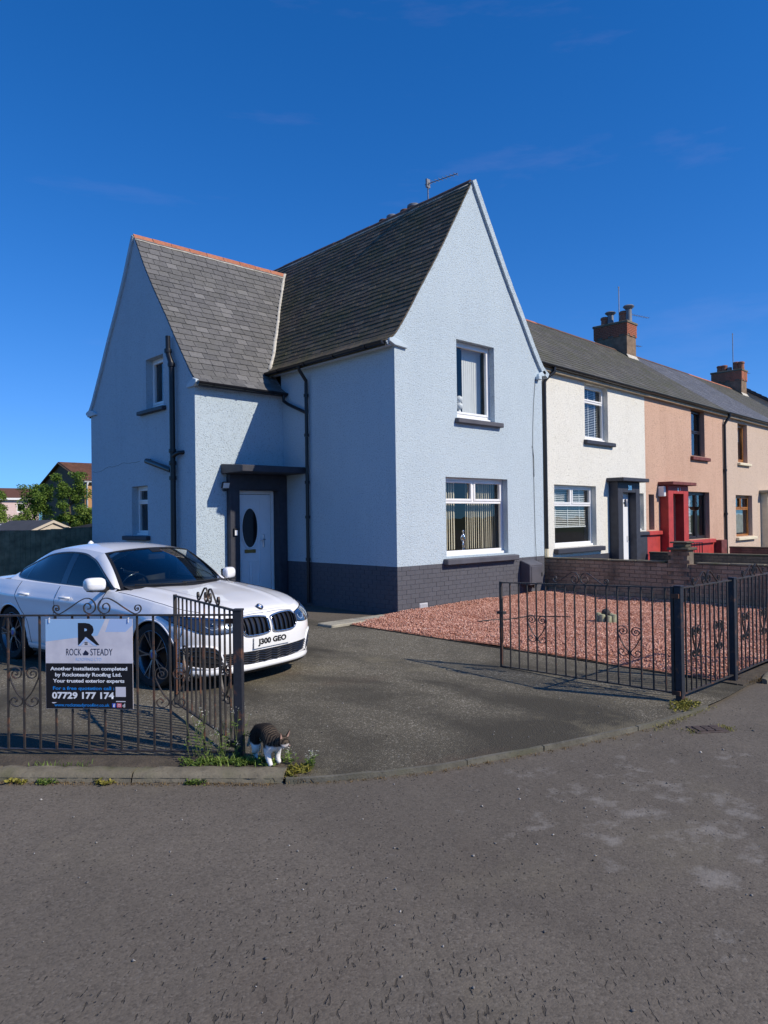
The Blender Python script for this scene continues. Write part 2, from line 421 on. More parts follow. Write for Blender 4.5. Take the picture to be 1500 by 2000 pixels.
# raised kerb left of the drive
KD = Vector((-.699, .715, 0)); KN = Vector((.715, .699, 0))   # along the kerb, and towards the garden
t0 = .02
for i in range(8):
    ln = (1.02, .96, .93, .95, .92, .94, .93, .95)[i]
    mb = MB(); o = Vector((-6.08, -5.27, 0))
    n = 22; rows = []
    prof = [(0, -.03), (.006, -.012), (.014, .012), (.034, .028), (.09, .033), (.15, .028), (.165, .01), (.165, -.03)]
    for j in range(n+1):
        t = t0+.006+(ln-.012)*j/n
        rows.append([o+KD*t+KN*(a+random.uniform(-.006, .006))+Vector((0, 0, b+random.uniform(-.0045, .0045))) for a, b in prof])
    mb.grid(rows)
    m_ = len(prof); mb.f.append(tuple(range(m_))); mb.f.append(tuple(range(n*m_+m_-1, n*m_-1, -1))); mb.mi += [0, 0]; mb.rv += [0, 0]
    o_ = mb.build('kerb_block', 'kerb_stone', smooth=50)
    if i == 0: KERB = tag(thing('kerb', 'mossy concrete kerb under the railings left of the drive', 'kerb'), None)
    o_.parent = KERB; t0 += ln
# kerb at the right, past the second railing post
KR = thing('kerb', 'short length of concrete kerb beside the gravel at the far right', 'kerb')
x0 = -1.02
for i in range(4):
    mb = MB(); prof = [(-6.50,-.03),(-6.492,.02),(-6.47,.05),(-6.38,.055),(-6.35,.04),(-6.345,-.03)]
    n = 6; rows = []
    for j in range(n+1):
        t = x0+.005+.93*j/n; sh = 1. if (i or j > 1) else (.35, .8)[j]
        rows.append([(t, -6.42+(a+6.42)*sh+random.uniform(-.003,.003), b if b < 0 else b*sh+random.uniform(-.003,.003)) for a, b in prof])
    mb.grid(rows); m_ = len(prof); mb.f.append(tuple(range(m_))); mb.f.append(tuple(range(n*m_+m_-1, n*m_-1, -1))); mb.mi += [0, 0]; mb.rv += [0, 0]
    mb.build('kerb_block', 'kerb_stone', KR, smooth=50); x0 += .94
# soil verge under the right hand railings, and planted strip under the left ones
struct(MB().box(-1.37, 14., -6.345, -6.12, -.05, .008).build('verge', 'soil'))
o = Vector((-6.08, -5.27, 0)); a = o+KN*.166+KD*.0
sv = MB(); P0 = a; P1 = o+KD*9+KN*.166; P2 = o+KD*9+KN*.42; P3 = o+KN*.42+KD*-.05
sv.prism([(p.x, p.y) for p in (P0, P1, P2, P3)], lambda u, v, d: (u, v, d), -.02, .012)
struct(sv.build('verge', 'soil'))
# gravel
def gh(x, y):
    """gravel surface height: slightly heaped towards the house and the wall"""
    return .028+.05*max(0, min(1, (y+1.6)/1.6))*max(0, min(1, (x+1.4)/2))+.03*max(0, min(1, (x-3.4)/1.1))+.016*math.sin(x*2.3+y*1.7)*math.sin(y*2.9-x)+.009*math.sin(x*7.1-y*3.3)*math.sin(y*6.3+x*2)
k = NT('gravel_stone'); at = k.n('Attribute', attribute_name='rv')
c = k.n('ValToRGB', i_Fac=at.outputs['Fac']); e = c.color_ramp.elements
e[0].position = 0; e[0].color = (.27, .10, .066, 1); e[1].position = 1; e[1].color = (.80, .56, .45, 1)
for p_, col in ((.25, (.44, .20, .14)), (.55, (.58, .305, .225)), (.82, (.68, .41, .31))):
    q = e.new(p_); q.color = (*col, 1)
k.bsdf(c, .9, k.bump(k.noise(k.pos(), 140, 3), .4, .004), spec=.2)
plain('gravel_bed', (.36, .16, .10), .95, var=.45, vs=40, bscale=60, bstr=.9, bdist=.02)
xs = np.linspace(-1.37, 4.6, 46); ys = np.linspace(-6.13, .0, 46)
gb = MB(); gb.grid([[(x, y, gh(x, y)-.012) for y in ys] for x in xs])
GRV = struct(gb.build('gravel_bed', 'gravel_bed'))
def stones(n, xr, yr, size, hfun, name, mats, keep=None, parent=None):
    xy = np.stack([rng.uniform(*xr, n), rng.uniform(*yr, n)], 1)
    if keep is not None: xy = xy[keep(xy)]
    n = len(xy); base = np.array([(1,0,0),(0,1,0),(-1,0,0),(0,-1,0),(0,0,1),(0,0,-1)], float)
    tri = np.array([(0,1,4),(1,2,4),(2,3,4),(3,0,4),(1,0,5),(2,1,5),(3,2,5),(0,3,5)])
    s = rng.uniform(size[0], size[1], n)[:, None]*np.stack([rng.uniform(.7,1.4,n), rng.uniform(.7,1.2,n), rng.uniform(.45,.85,n)], 1)
    V = base[None]*s[:, None, :]; V += rng.normal(0, .22, V.shape)*s[:, None, :]
    a = rng.uniform(0, 6.283, n); b = rng.uniform(-.6, .6, n)
    ca, sa, cb, sb = np.cos(a), np.sin(a), np.cos(b), np.sin(b)
    x, y, z = V[..., 0], V[..., 1], V[..., 2]
    y, z = y*cb[:, None]-z*sb[:, None], y*sb[:, None]+z*cb[:, None]
    x, y = x*ca[:, None]-y*sa[:, None], x*sa[:, None]+y*ca[:, None]
    hz = np.array([hfun(p[0], p[1]) for p in xy])+s[:, 2]*.25
    V = np.stack([x+xy[:, :1], y+xy[:, 1:], z+hz[:, None]], -1).reshape(-1, 3)
    Fc = (tri[None]+(np.arange(n)*6)[:, None, None]).reshape(-1, 3)
    me = bpy.data.meshes.new(name); me.vertices.add(len(V)); me.vertices.foreach_set('co', V.ravel())
    me.loops.add(Fc.size); me.loops.foreach_set('vertex_index', Fc.ravel().astype(np.int32))
    me.polygons.add(len(Fc)); me.polygons.foreach_set('loop_start', np.arange(0, Fc.size, 3, dtype=np.int32))
    me.update(calc_edges=True); me.validate()
    at = me.attributes.new('rv', 'FLOAT', 'FACE'); at.data.foreach_set('value', np.repeat(np.clip(rng.normal(.5, .24, n), 0, 1), 8).astype(np.float32))
    me.materials.append(M(mats)); o = obj(name, me, parent); o['kind'] = 'stuff'; return o
gs = stones(62000, (-1.36, 4.58), (-6.13, -.01), (.007, .0155), gh, 'gravel', 'gravel_stone',
    keep=lambda q: ~((q[:, 0] > -1.45) & (q[:, 0] < 0) & (q[:, 1] > -.26+.16*(q[:, 0]+1.4)/1.4)))
tag(gs, 'red sandstone gravel covering the front garden plot', 'gravel')
k = NT('pebble'); at = k.n('Attribute', attribute_name='rv')
k.bsdf(k.ramp(at.outputs['Fac'], .1, .95, (.05, .045, .04), (.42, .40, .37)), .9)
pb = stones(420, (-8.6, -1.0), (-9.6, -4.2), (.004, .010), lambda x, y: -.028, 'loose_chippings', 'pebble',
    keep=lambda q: (q[:, 1] < np.interp(q[:, 0], [-8.6, -7.4, -6.08, -5.2, -3.9, -2.2, -1.], [-2.7, -3.95, -5.32, -5.85, -6.25, -6.5, -6.55])))
tag(pb, 'small loose chippings scattered over the grey pavement', 'chippings')
pb2 = stones(260, (-6.0, -1.45), (-6.2, 2.0), (.004, .009), lambda x, y: .001, 'loose_chippings', 'pebble',
    keep=lambda q: (q[:, 1] > np.interp(q[:, 0], [-6.08, -5.2, -3.9, -2.2, -1.], [-5.1, -5.65, -6.05, -6.3, -6.3])))
tag(pb2, 'small loose chippings scattered over the tarmac drive', 'chippings')
# timber edge between drive and gravel
struct(MB().box(-1.390, -1.374, -6.3, -.33, -.01, .014).build('path_edging', 'soil'))
# concrete edging strip across the side of the house
ce = thing('concrete_edging', 'pale concrete edging strip between the gravel and the side path', 'edging')
for a, b in ((-1.76, -1.02), (-1.0, -.36), (-.34, -.012)):
    MB().box(a, b, -.34 if a < -1.5 else -.30, .03, -.02, .042).build('edging_block', 'concrete', ce, bevel=.012)
plain('cover_iron', (.075, .055, .048), .8, var=.35, vs=30)
# small water stopcock cover in the pavement
cv = thing('stopcock_cover', 'small rusty iron cover set in the pavement', 'cover', (-2.985, -6.685, -.03), R(-38))
MB().box(-.135, .135, -.092, .092, -.01, .008).build('frame', 'cover_iron', cv, bevel=.003)
for i in range(3):
    for j in range(3): MB().box(-.098+.068*i, -.042+.068*i, -.066+.046*j, -.028+.046*j, .008, .016).build('tread', 'cover_iron', cv)
# ================================================================ shared building pieces
def slate_mat(name, lo, hi, moss, rnd, streak=True):
    k = NT(name); v = k.pos()
    r_ = k.n('ObjectInfo').outputs['Random'] if rnd == 'obj' else k.n('Attribute', attribute_name='rv').outputs['Fac']
    c = k.ramp(r_, .0, 1., lo, hi)
    c = k.mix(k.math('MULTIPLY', k.ramp(r_, .90, .95), .55), c, tuple(x*1.6 for x in hi))
    c = k.mix(.5, c, k.ramp(k.noise(v, 26, 5, .7), .25, .75, tuple(x*.6 for x in lo), tuple(x*1.35 for x in hi)))
    c = k.mix(k.math('MULTIPLY', k.ramp(k.noise(v, 1.3, 6, .7), .42, .68), moss), c, (.075, .078, .026))
    nrm = k.bump(k.noise(v, 45, 4, .65), .45, .006)
    return k.bsdf(c, .72, nrm, spec=.3)
slate_mat('slate_wing', (.078, .079, .082), (.165, .162, .160), .12, 'obj')
slate_mat('slate_wing_m', (.078, .076, .076), (.145, .138, .130), .18, 'attr')
slate_mat('slate_main', (.060, .044, .028), (.15, .118, .08), .7, 'attr')
slate_mat('slate_terrace', (.070, .066, .058), (.125, .118, .10), .55, 'attr')
slate_mat('slate_blue', (.085, .092, .110), (.150, .155, .175), .08, 'attr')
slate_mat('tile_brown', (.10, .045, .028), (.19, .085, .05), .1, 'attr')
slate_mat('tile_navy', (.018, .022, .032), (.035, .04, .055), .0, 'attr')
def ridge_mat(name, lo, hi):
    k = NT(name); v = k.pos(); r_ = k.n('ObjectInfo').outputs['Random']
    c = k.ramp(r_, 0, 1, lo, hi); c = k.mix(.45, c, k.ramp(k.noise(v, 14, 5, .7), .3, .7, tuple(x*.45 for x in lo), tuple(min(1, x*1.3) for x in hi)))
    k.bsdf(c, .85, k.bump(k.noise(v, 50, 3), .5, .006), spec=.2)
ridge_mat('ridge_clay', (.34, .12, .065), (.47, .20, .12)); ridge_mat('ridge_dark', (.10, .06, .045), (.17, .10, .075))
def brick_mat(name, lo, hi, stain, sm=.6):
    k = NT(name); v = k.pos(); r_ = k.n('ObjectInfo').outputs['Random']
    c = k.ramp(r_, 0, 1, lo, hi); c = k.mix(.4, c, k.ramp(k.noise(v, 30, 5, .7), .3, .7, tuple(x*.6 for x in lo), tuple(min(1, x*1.25) for x in hi)))
    c = k.mix(k.math('MULTIPLY', k.ramp(k.noise(k.scalev(v, (1.6, 1.6, .55)), 1.7, 5, .6), .45, .7), sm), c, stain)
    k.bsdf(c, .9, k.bump(k.noise(v, 75, 4, .7), .6, .006), spec=.2)
brick_mat('brick_buff', (.27, .185, .12), (.42, .31, .215), (.085, .065, .048), .7)
brick_mat('brick_paint', (.098, .100, .115), (.112, .114, .130), (.085, .087, .097), .35)
brick_mat('brick_red', (.30, .10, .06), (.46, .18, .11), (.12, .06, .045), .4)
plain('mortar', (.16, .13, .10), .95, var=.3, vs=15, bscale=80, bstr=.5)
plain('mortar_paint', (.095, .095, .11), .8, var=.1)

class Prof:
    """roof slope profile: horizontal inset h (eave->ridge), height z"""
    def __init__(s, pts):
        s.p = smoothpath(pts, 6); s.h = np.array([q[0] for q in s.p]); s.z = np.array([q[1] for q in s.p])
        s.s = np.concatenate([[0], np.cumsum(np.hypot(np.diff(s.h), np.diff(s.z)))]); s.len = s.s[-1]
    def at(s, a): return float(np.interp(a, s.s, s.h)), float(np.interp(a, s.s, s.z))
    def h_of_z(s, z): return float(np.interp(z, s.z, s.h))
    def z_of_h(s, h): return float(np.interp(h, s.h, s.z))

SLATE_MESH = []
for i in range(6):
    mb = MB(); j = [random.uniform(-.012, .012) for _ in range(8)]
    mb.add([(j[0]*.3, j[1]*.5, 0), (1+j[2]*.3, j[3]*.5, 0), (1, 1, 0), (0, 1, 0), (j[0]*.3, j[1]*.5, 1), (1+j[2]*.3, j[3]*.5, 1), (1, 1, 1), (0, 1, 1)],
        [(0,3,2,1),(4,5,6,7),(0,1,5,4),(1,2,6,5),(2,3,7,6),(3,0,4,7)])
    SLATE_MESH.append(mb)
def slates(prof, umin, umax, fn, expo, width, mat_, parent, single=False, thick=.009, clip=None, clip_lo=None, jit=.004, hmax=None, name='slate'):
    """rows of slates on a slope. fn(u,h,z)->3D ; clip(h,z)->max u"""
    out = MB(); meshes = None
    if single: meshes = [m_.mesh('slate', mat_) for m_ in SLATE_MESH]
    rows = int(prof.len/expo); cnt = 0
    for r_ in range(rows+1):
        s0 = r_*expo; s1 = min(s0+expo*1.75, prof.len+.02)
        if s0 > prof.len-.03: break
        h0, z0 = prof.at(s0); h1, z1 = prof.at(s1)
        u = umin-(width*.5 if r_ % 2 else 0)-random.uniform(0, .04)
        while u < umax:
            w_ = width*random.uniform(.86, 1.14); a, b = max(u, umin), u+w_; u += w_
            hi = umax if clip is None else min(umax, clip(h0, z0))
            lo = umin if clip_lo is None else max(umin, clip_lo(h0, z0)); a = max(a, lo)
            b = min(b, hi)
            if b-a < .03: continue
            jt = random.uniform(-jit, jit); gp = .005
            A = Vector(fn(a+gp, h0, z0)); B = Vector(fn(b-gp, h0, z0)); T = Vector(fn(a+gp, h1, z1))
            ux = (B-A); vy = (T-A); nn = ux.cross(vy).normalized()
            if nn.z < 0: nn = -nn
            lift = thick*1.9+random.uniform(0, .003)
            A = A+nn*lift-vy.normalized()*(.01+jt); vy = T+nn*.002-A
            nn = ux.cross(vy).normalized(); nn = nn if nn.z > 0 else -nn
            if single:
                o = obj(name, random.choice(meshes), parent)
                o.matrix_world = Matrix((( ux.x, vy.x, nn.x*thick, A.x), (ux.y, vy.y, nn.y*thick, A.y), (ux.z, vy.z, nn.z*thick, A.z), (0, 0, 0, 1)))
                cnt += 1
            else:
                out.currv = random.random(); P = [A, A+ux, A+ux+vy, A+vy]
                out.add(P+[p+nn*thick for p in P], [(4,5,6,7),(0,1,5,4),(1,2,6,5),(3,0,4,7)])
    if single: return cnt
    o = out.build(name, mat_, parent, fix=False); o['kind'] = 'stuff'; return o
def roof_shell(prof, fn, u0, u1, mat_, parent, thick=.07, name='roof_deck'):
    mb = MB(); P = []
    pts = [(h, z) for h, z in zip(prof.h, prof.z)]
    mb.grid([[fn(u, h, z) for h, z in pts] for u in (u0, u1)])
    mb.grid([[fn(u, h, z-thick) for h, z in pts] for u in (u0, u1)])
    n = len(pts)
    for base in (0,):
        for i in range(n-1):
            for k_ in (0, 1):
                a, b = k_*n+i, k_*n+i+1; mb.f.append((a, b, b+2*n, a+2*n)); mb.mi.append(0); mb.rv.append(0)
        mb.f.append((0, n, 3*n, 2*n)); mb.mi.append(0); mb.rv.append(0)
    return mb.build(name, mat_, parent)
def half_gutter(path, r, mat_, parent, name='gutter'):
    """half-round gutter along a straight path [a,b]"""
    a, b = Vector(path[0]), Vector(path[1]); t = (b-a).normalized(); u = t.cross(Vector((0, 0, 1))).normalized()
    pr = [(math.cos(x), math.sin(x)) for x in np.linspace(math.pi, 2*math.pi, 9)]
    prof = [(r*c, r*s) for c, s in pr]+[(r*.86*c, r*.86*s) for c, s in pr[::-1]]
    mb = MB(); n = len(prof)
    vs = [p+u*x+Vector((0, 0, y)) for p in (a, b) for x, y in prof]
    fs = [(i, (i+1) % n, (i+1) % n+n, i+n) for i in range(n)]+[tuple(range(9))+(), tuple(n+i for i in range(9))]
    mb.add(vs, fs); return mb.build(name, mat_, parent, smooth=40)
def brackets(path, r, n, parent, mat_='gutter_black'):
    a, b = Vector(path[0]), Vector(path[1]); t = (b-a).normalized(); u = t.cross(Vector((0, 0, 1))).normalized()
    for i in range(n):
        p = a.lerp(b, (i+.5)/n)
        MB().bar([p+u*(r+.008)*math.cos(x)+Vector((0, 0, (r+.008)*math.sin(x))) for x in np.linspace(math.pi, 2*math.pi, 9)], t, .03, .01).build('gutter_bracket', mat_, parent)

def window(parent, fn, u0, u1, v0, v1, dep, lights, fmat='upvc', gmat='window_glass', bar=.055, sash=.045, sill=None, sillmat='paint_charcoal', cill=True, room=True, label=None):
    """lights: list of (u0,u1,v0,v1,opening) fractions. fn(u,v,d)."""
    def bx(mb, a, b, c, d, e, f): # u,v,d box
        P = [fn(u, v, w) for w in (e, f) for u, v in ((a, c), (b, c), (b, d), (a, d))]
        mb.add(P, [(0,3,2,1),(4,5,6,7),(0,1,5,4),(1,2,6,5),(2,3,7,6),(3,0,4,7)])
    mb = MB(); base = .05 if cill else 0
    vb = v0+base
    bx(mb, u0, u0+bar, vb, v1, dep, dep+.065); bx(mb, u1-bar, u1, vb, v1, dep, dep+.065)
    bx(mb, u0+bar, u1-bar, v1-bar, v1, dep+.001, dep+.064); bx(mb, u0+bar, u1-bar, vb, vb+bar, dep+.001, dep+.064)
    w_ = mb.build('window', fmat, parent, bevel=.006)
    if label: w_['label'] = label
    if cill:
        mb = MB(); bx(mb, u0+.004, u1-.004, v0, v0+base-.001, dep-.05, dep+.06); mb.build('cill', fmat, w_, bevel=.006)
    U0, U1, V0, V1 = u0+bar, u1-bar, vb+bar, v1-bar
    done = set()
    for a, b, c, d, op in lights:
        x0, x1, y0, y1 = U0+(U1-U0)*a, U0+(U1-U0)*b, V0+(V1-V0)*c, V0+(V1-V0)*d
        # dividers at inner edges
        for frac, key, horiz in ((a, ('u', a), False), (c, ('v', c), True)):
            if 0 < frac < 1 and (key, b if horiz else d) not in done:
                done.add((key, b if horiz else d)); mb = MB()
                if horiz: bx(mb, x0, x1, y0-bar*.45, y0+bar*.45, dep+.002, dep+.062)
                else: bx(mb, x0-bar*.45, x0+bar*.45, y0, y1, dep+.003, dep+.061)
                mb.build('transom' if horiz else 'mullion', fmat, w_, bevel=.005)
        ia = bar*.45 if a > 0 else 0; ic = bar*.45 if c > 0 else 0; ib = bar*.45 if b < 1 else 0; idd = bar*.45 if d < 1 else 0
        p0, p1, q0, q1 = x0+ia, x1-ib, y0+ic, y1-idd
        if op:
            mb = MB(); s_ = sash
            bx(mb, p0, p0+s_, q0, q1, dep-.014, dep+.05); bx(mb, p1-s_, p1, q0, q1, dep-.014, dep+.05)
            bx(mb, p0+s_, p1-s_, q1-s_, q1, dep-.013, dep+.049); bx(mb, p0+s_, p1-s_, q0, q0+s_, dep-.013, dep+.049)
            mb.build('sash', fmat, w_, bevel=.006); p0 += s_; p1 -= s_; q0 += s_; q1 -= s_
        mb = MB(); mb.quad(fn(p0-.01, q0-.01, dep+.034), fn(p1+.01, q0-.01, dep+.034), fn(p1+.01, q1+.01, dep+.034), fn(p0-.01, q1+.01, dep+.034))
        mb.build('pane', gmat, w_)
    if sill:
        l, r_, top, h, proj_ = sill
        mb = MB(); P = [(-proj_, top-.02), (-proj_, top-h), (.03, top-h), (dep+.02, top-.03), (dep+.02, top), ]
        n = len(P); vs = [fn(l, v, d) for d, v in P]+[fn(r_, v, d) for d, v in P]
        mb.add(vs, [tuple(range(n)), tuple(range(2*n-1, n-1, -1))]+[(i, i+n, (i+1) % n+n, (i+1) % n) for i in range(n)])
        mb.build('sill', sillmat, w_, bevel=.012)
    if room:
        mb = MB(); a, b, c, d, e, f = u0-.5, u1+.5, max(.05, v0-.75), v1+.3, dep+.12, dep+2.6
        A = [fn(u, v, w) for w in (e, f) for u, v in ((a, c), (b, c), (b, d), (a, d))]
        mb.add(A, [(4,5,6,7),(0,1,5,4),(1,2,6,5),(2,3,7,6),(3,0,4,7)])
        # wall return round the opening, so that no light leaks past the frame
        o_ = [fn(u, v, dep+.12) for u, v in ((u0, v0), (u1, v0), (u1, v1), (u0, v1))]
        b0 = len(mb.v); mb.v += [tuple(q) for q in A[:4]+o_]
        for i in range(4): mb.f.append((b0+i, b0+(i+1) % 4, b0+4+(i+1) % 4, b0+4+i)); mb.mi.append(0); mb.rv.append(0)
        mb.build('room_lining', 'interior', w_)
    return w_
def vblind(label, fn, xs, v0, v1, d, ang, parent_z=0, w=.089, mat_='blind_cream', group=None):
    t = thing('vertical_blind', label, 'blind'); 
    for x in xs:
        a = ang+random.uniform(-.06, .06); cu, cd = math.cos(a)*w/2, math.sin(a)*w/2; b = random.uniform(-.006, .006)
        P = [[fn(x-cu+b*(1-k_), v, d-cd) for v, k_ in ((v0, 0), (v1, 1))], [fn(x+cu+b*(1-k_), v, d+cd) for v, k_ in ((v0, 0), (v1, 1))]]
        mb = MB(); mb.quad(P[0][0], P[1][0], P[1][1], P[0][1]); mb.build('blind_slat', mat_, t)
    mb = MB(); A = [fn(u, v, w_) for w_ in (d-.02, d+.02) for u, v in ((min(xs)-.06, v1), (max(xs)+.06, v1), (max(xs)+.06, v1+.035), (min(xs)-.06, v1+.035))]
    mb.add(A, [(0,3,2,1),(4,5,6,7),(0,1,5,4),(1,2,6,5),(2,3,7,6),(3,0,4,7)]); mb.build('head_rail', 'upvc', t)
    return t
def hblind(label, fn, u0, u1, v0, v1, d, pitch=.045, mat_='blind_white'):
    t = thing('venetian_blind', label, 'blind'); n = int((v1-v0)/pitch)
    for i in range(n):
        v = v0+(i+.5)*pitch; mb = MB()
        mb.quad(fn(u0, v-.008, d-.018), fn(u1, v-.008, d-.018), fn(u1, v+.010, d+.018), fn(u0, v+.010, d+.018)); mb.build('blind_slat', mat_, t)
    mb = MB(); A = [fn(u, v, w_) for w_ in (d-.02, d+.02) for u, v in ((u0, v0-.03), (u1, v0-.03), (u1, v0), (u0, v0))]
    mb.add(A, [(0,3,2,1),(4,5,6,7),(0,1,5,4),(1,2,6,5),(2,3,7,6),(3,0,4,7)]); mb.build('bottom_rail', mat_, t)
    for f_ in (.18, .5, .82):
        u = u0+(u1-u0)*f_; mb = MB(); mb.quad(fn(u-.012, v0, d-.021), fn(u+.012, v0, d-.021), fn(u+.012, v1, d-.021), fn(u-.012, v1, d-.021)); mb.build('ladder_tape', mat_, t)
    return t

# ================================================================ the blue house
W, D1, WX, WB, ZP = 4.444, 3.435, -2.04, 8.656, .84
MP = Prof([(-.20, 4.80), (0, 4.93), (.17, 5.14), (.38, 5.44), (.69, 5.92), (1.08, 6.50), (1.42, 7.04), (1.65, 7.42), (2.222, 8.37)])
WP0 = [(-.15, 4.34), (0, 4.43), (.18, 4.61), (.45, 4.95), (.78, 5.37), (1.19, 5.92), (1.63, 6.47), (2.1, 7.10), (2.42, 7.60), (2.665, 7.99)]
WP = Prof(WP0); WPB = Prof([(h*2.556/2.665, z) for h, z in WP0])
YR = D1+2.665; XR = W/2
H = thing('blue_house', 'light blue harled corner house with steep slate gables and dark plinth', 'house')
Ff = lambda u, v, d: (u, d, v)
Fs = lambda u, v, d: (d, u, v)
Fw = lambda u, v, d: (u, D1+d, v)
Fg = lambda u, v, d: (WX+d, u, v)
# front gable wall
gl = [(0, ZP)]+[(max(h, 0), z-.02) for h, z in zip(MP.h, MP.z) if h >= 0]
gr = [(W-a, b) for a, b in gl[::-1]][1:]
wall_panel('front_wall', gl+gr, [rect(1.651, 2.80, 3.62, 5.137), rect(1.293, 3.181, .955, 2.472)], Ff, 'harl_blue', H, .16)
# side wall, inner to the wing
wall_panel('side_wall', [(0, ZP), (D1+.05, ZP), (D1+.05, 4.86), (0, 4.86)], [], Fs, 'harl_blue', H)
wall_panel('back_wall', [(0, 0)]+[(a, b) for a, b in gl[1:]]+gr[:-1]+[(W, 0)], [], lambda u, v, d: (u, WB-.02, v), 'harl_blue', H)
wall_panel('party_wall', [(0, 0), (WB, 0), (WB, 4.9), (0, 4.9)], [], lambda u, v, d: (W-.002, u, v), 'harl_blue', H)
# wing
wall_panel('wing_front_wall', [(WX, 0), (0, 0), (0, 4.40), (WX, 4.40)], [rect(-1.17, -.20, .0+.06, 2.33)], Fw, 'harl_blue', H, .12)
wg = [(D1, 0)]+[(D1+max(h, 0), z-.02) for h, z in zip(WP.h, WP.z) if h >= 0]+[(WB-max(h, 0), z-.02) for h, z in list(zip(WPB.h, WPB.z))[::-1] if h >= 0]+[(WB, 0)]
wall_panel('wing_gable_wall', wg, [rect(4.752, 5.565, 4.085, 5.160), rect(5.545, 6.345, 1.405, 2.478)], Fg, 'harl_blue', H, .17)
wall_panel('wing_back_wall', [(WX, 0), (0, 0), (0, 4.4), (WX, 4.4)], [], lambda u, v, d: (u, WB, v), 'harl_blue', H)
# plinth: painted brick
pl = MB(); pl.box(.0065, W-.002, .0065, .2, -.05, ZP-.006); pl.box(.0065, .2, .2, D1+.1, -.05, ZP-.006)
PL = pl.build('plinth', 'mortar_paint', H)
bh, nb, nc = .084, 20, 10
bw = W/nb
def brick_mesh(l, h, d, mat_, bev=.004, name='brick'):
    mb = MB(); mb.box(-l/2, l/2, 0, d, -h/2, h/2); return mb.mesh(name, mat_, bevel=bev)
BMs = [brick_mesh(bw-.004, bh-.0045, .03, 'brick_paint', .002) for _ in range(1)]
BMh = brick_mesh(bw/2-.004, bh-.0045, .03, 'brick_paint', .003)
for r_ in range(nc):
    off = bw/2 if r_ % 2 else 0
    n = nb-(1 if off else 0)
    for i in range(n):
        cx_, cz_ = off+(i+.5)*bw, (r_+.5)*bh
        if .53 < cx_ < .77 and r_ in (0, 1): continue
        o = obj('brick', BMs[0], PL); o.location = (cx_, random.uniform(-.0025, .0015), cz_); o.rotation_euler = (random.uniform(-.006,.006), random.uniform(-.002,.002), random.uniform(-.004,.004))
    if off:
        for cx_ in (bw/4, W-bw/4): o = obj('brick', BMh, PL); o.location = (cx_, 0, (r_+.5)*bh)
sb = MB(); nsb = 15; bw2 = (D1-.14)/nsb
for r_ in range(nc):
    y = -(bw2/2 if r_ % 2 else 0)
    while y < D1-.14:
        a, b = max(y+.004, .012), min(y+bw2-.004, D1-.14)
        if b-a > .03: sb.box(random.uniform(-.002, .002), .03, a, b, r_*bh+.003, (r_+1)*bh-.003)
        y += bw2
o = sb.build('side_brickwork', 'brick_paint', PL, bevel=.003); o['kind'] = 'stuff'
vt = MB(); vt.box(.545, .755, -.004, .03, .0, .15)
V_ = vt.build('air_vent', 'upvc_grey', H)
for i in range(7): MB().box(.553, .747, -.014, -.002, .012+i*.019, .022+i*.019).build('louvre', 'upvc_grey', V_)
# windows of the front gable
wU = window(H, Ff, 1.651, 2.80, 3.62, 5.137, .14, [(0, 1, 0, 1, True)], sill=(1.585, 2.975, 3.625, .11, .10), sillmat='paint_charcoal_light')
wL = window(H, Ff, 1.293, 3.181, .955, 2.472, .14, [(0, 1, 0, .69, False), (0, .5, .69, 1, True), (.5, 1, .69, 1, True)], sill=(1.20, 3.40, .935, .125, .12), sillmat='paint_charcoal_light')
vblind('cream vertical blind, left bunch behind the ground floor window of the blue house', Ff, [1.42+.066*i for i in range(8)], 1.07, 2.39, .33, R(27))
vblind('cream vertical blind, wide right bunch behind the ground floor window of the blue house', Ff, [2.24+.066*i for i in range(15)], 1.07, 2.39, .33, R(30))
vblind('white vertical blind, left bunch in the upstairs gable window', Ff, [1.74, 1.79, 1.84, 1.90], 3.72, 5.06, .33, R(8), mat_='blind_white')
vblind('white vertical blind, right bunch in the upstairs gable window', Ff, [2.22+.062*i for i in range(9)], 3.72, 5.06, .33, R(6), mat_='blind_white')
for x0, x1, lb in ((2.78, 3.14, 'grey net curtain gathered at the right of the ground floor window'),):
    mb = MB(); mb.grid([[(x0+(x1-x0)*t+.14*(1-k_), .46+.02*math.sin(t*40), 1.02+1.4*k_) for k_ in (0, .5, 1)] for t in np.linspace(0, 1, 40)])
    tag(mb.build('curtain', 'curtain', smooth=True), lb, 'curtain')
# wing windows (seen obliquely)
window(H, Fg, 4.752, 5.565, 4.085, 5.160, .15, [(0, 1, 0, 1, True)], sill=(4.63, 5.85, 4.09, .10, .10), sash=.05)
window(H, Fg, 5.545, 6.345, 1.405, 2.478, .15, [(0, 1, 0, .66, False), (0, 1, .66, 1, True)], sill=(5.43, 6.67, 1.41, .11, .10))
# roofs
fmL = lambda u, h, z: (h, u, z)            # main, left slope (u along y)
fmR = lambda u, h, z: (W-h, u, z)
fwF = lambda u, h, z: (u, D1+h, z)         # wing, front slope (u along x)
fwB = lambda u, h, z: (u, WB-h, z)
RF = roof_shell(MP, fmL, .015, WB, 'slate_main', H, name='main_roof'); roof_shell(MP, fmR, .015, WB, 'slate_main', RF)
slates(MP, -.014, WB, fmL, .128, .235, 'slate_main', RF, thick=.011, jit=.014, clip=lambda h, z: (D1+WP.h_of_z(z) if z > 4.45 else 9) if z < 7.98 else 9, name='main_slates')
slates(MP, .02, WB, fmR, .15, .26, 'slate_main', RF, name='rear_slates')
xend = lambda h, z: MP.h_of_z(z) if z > 4.88 else -.004
WR = roof_shell(WP, fwF, WX+.01, -.01, 'slate_wing_m', H, name='wing_roof')
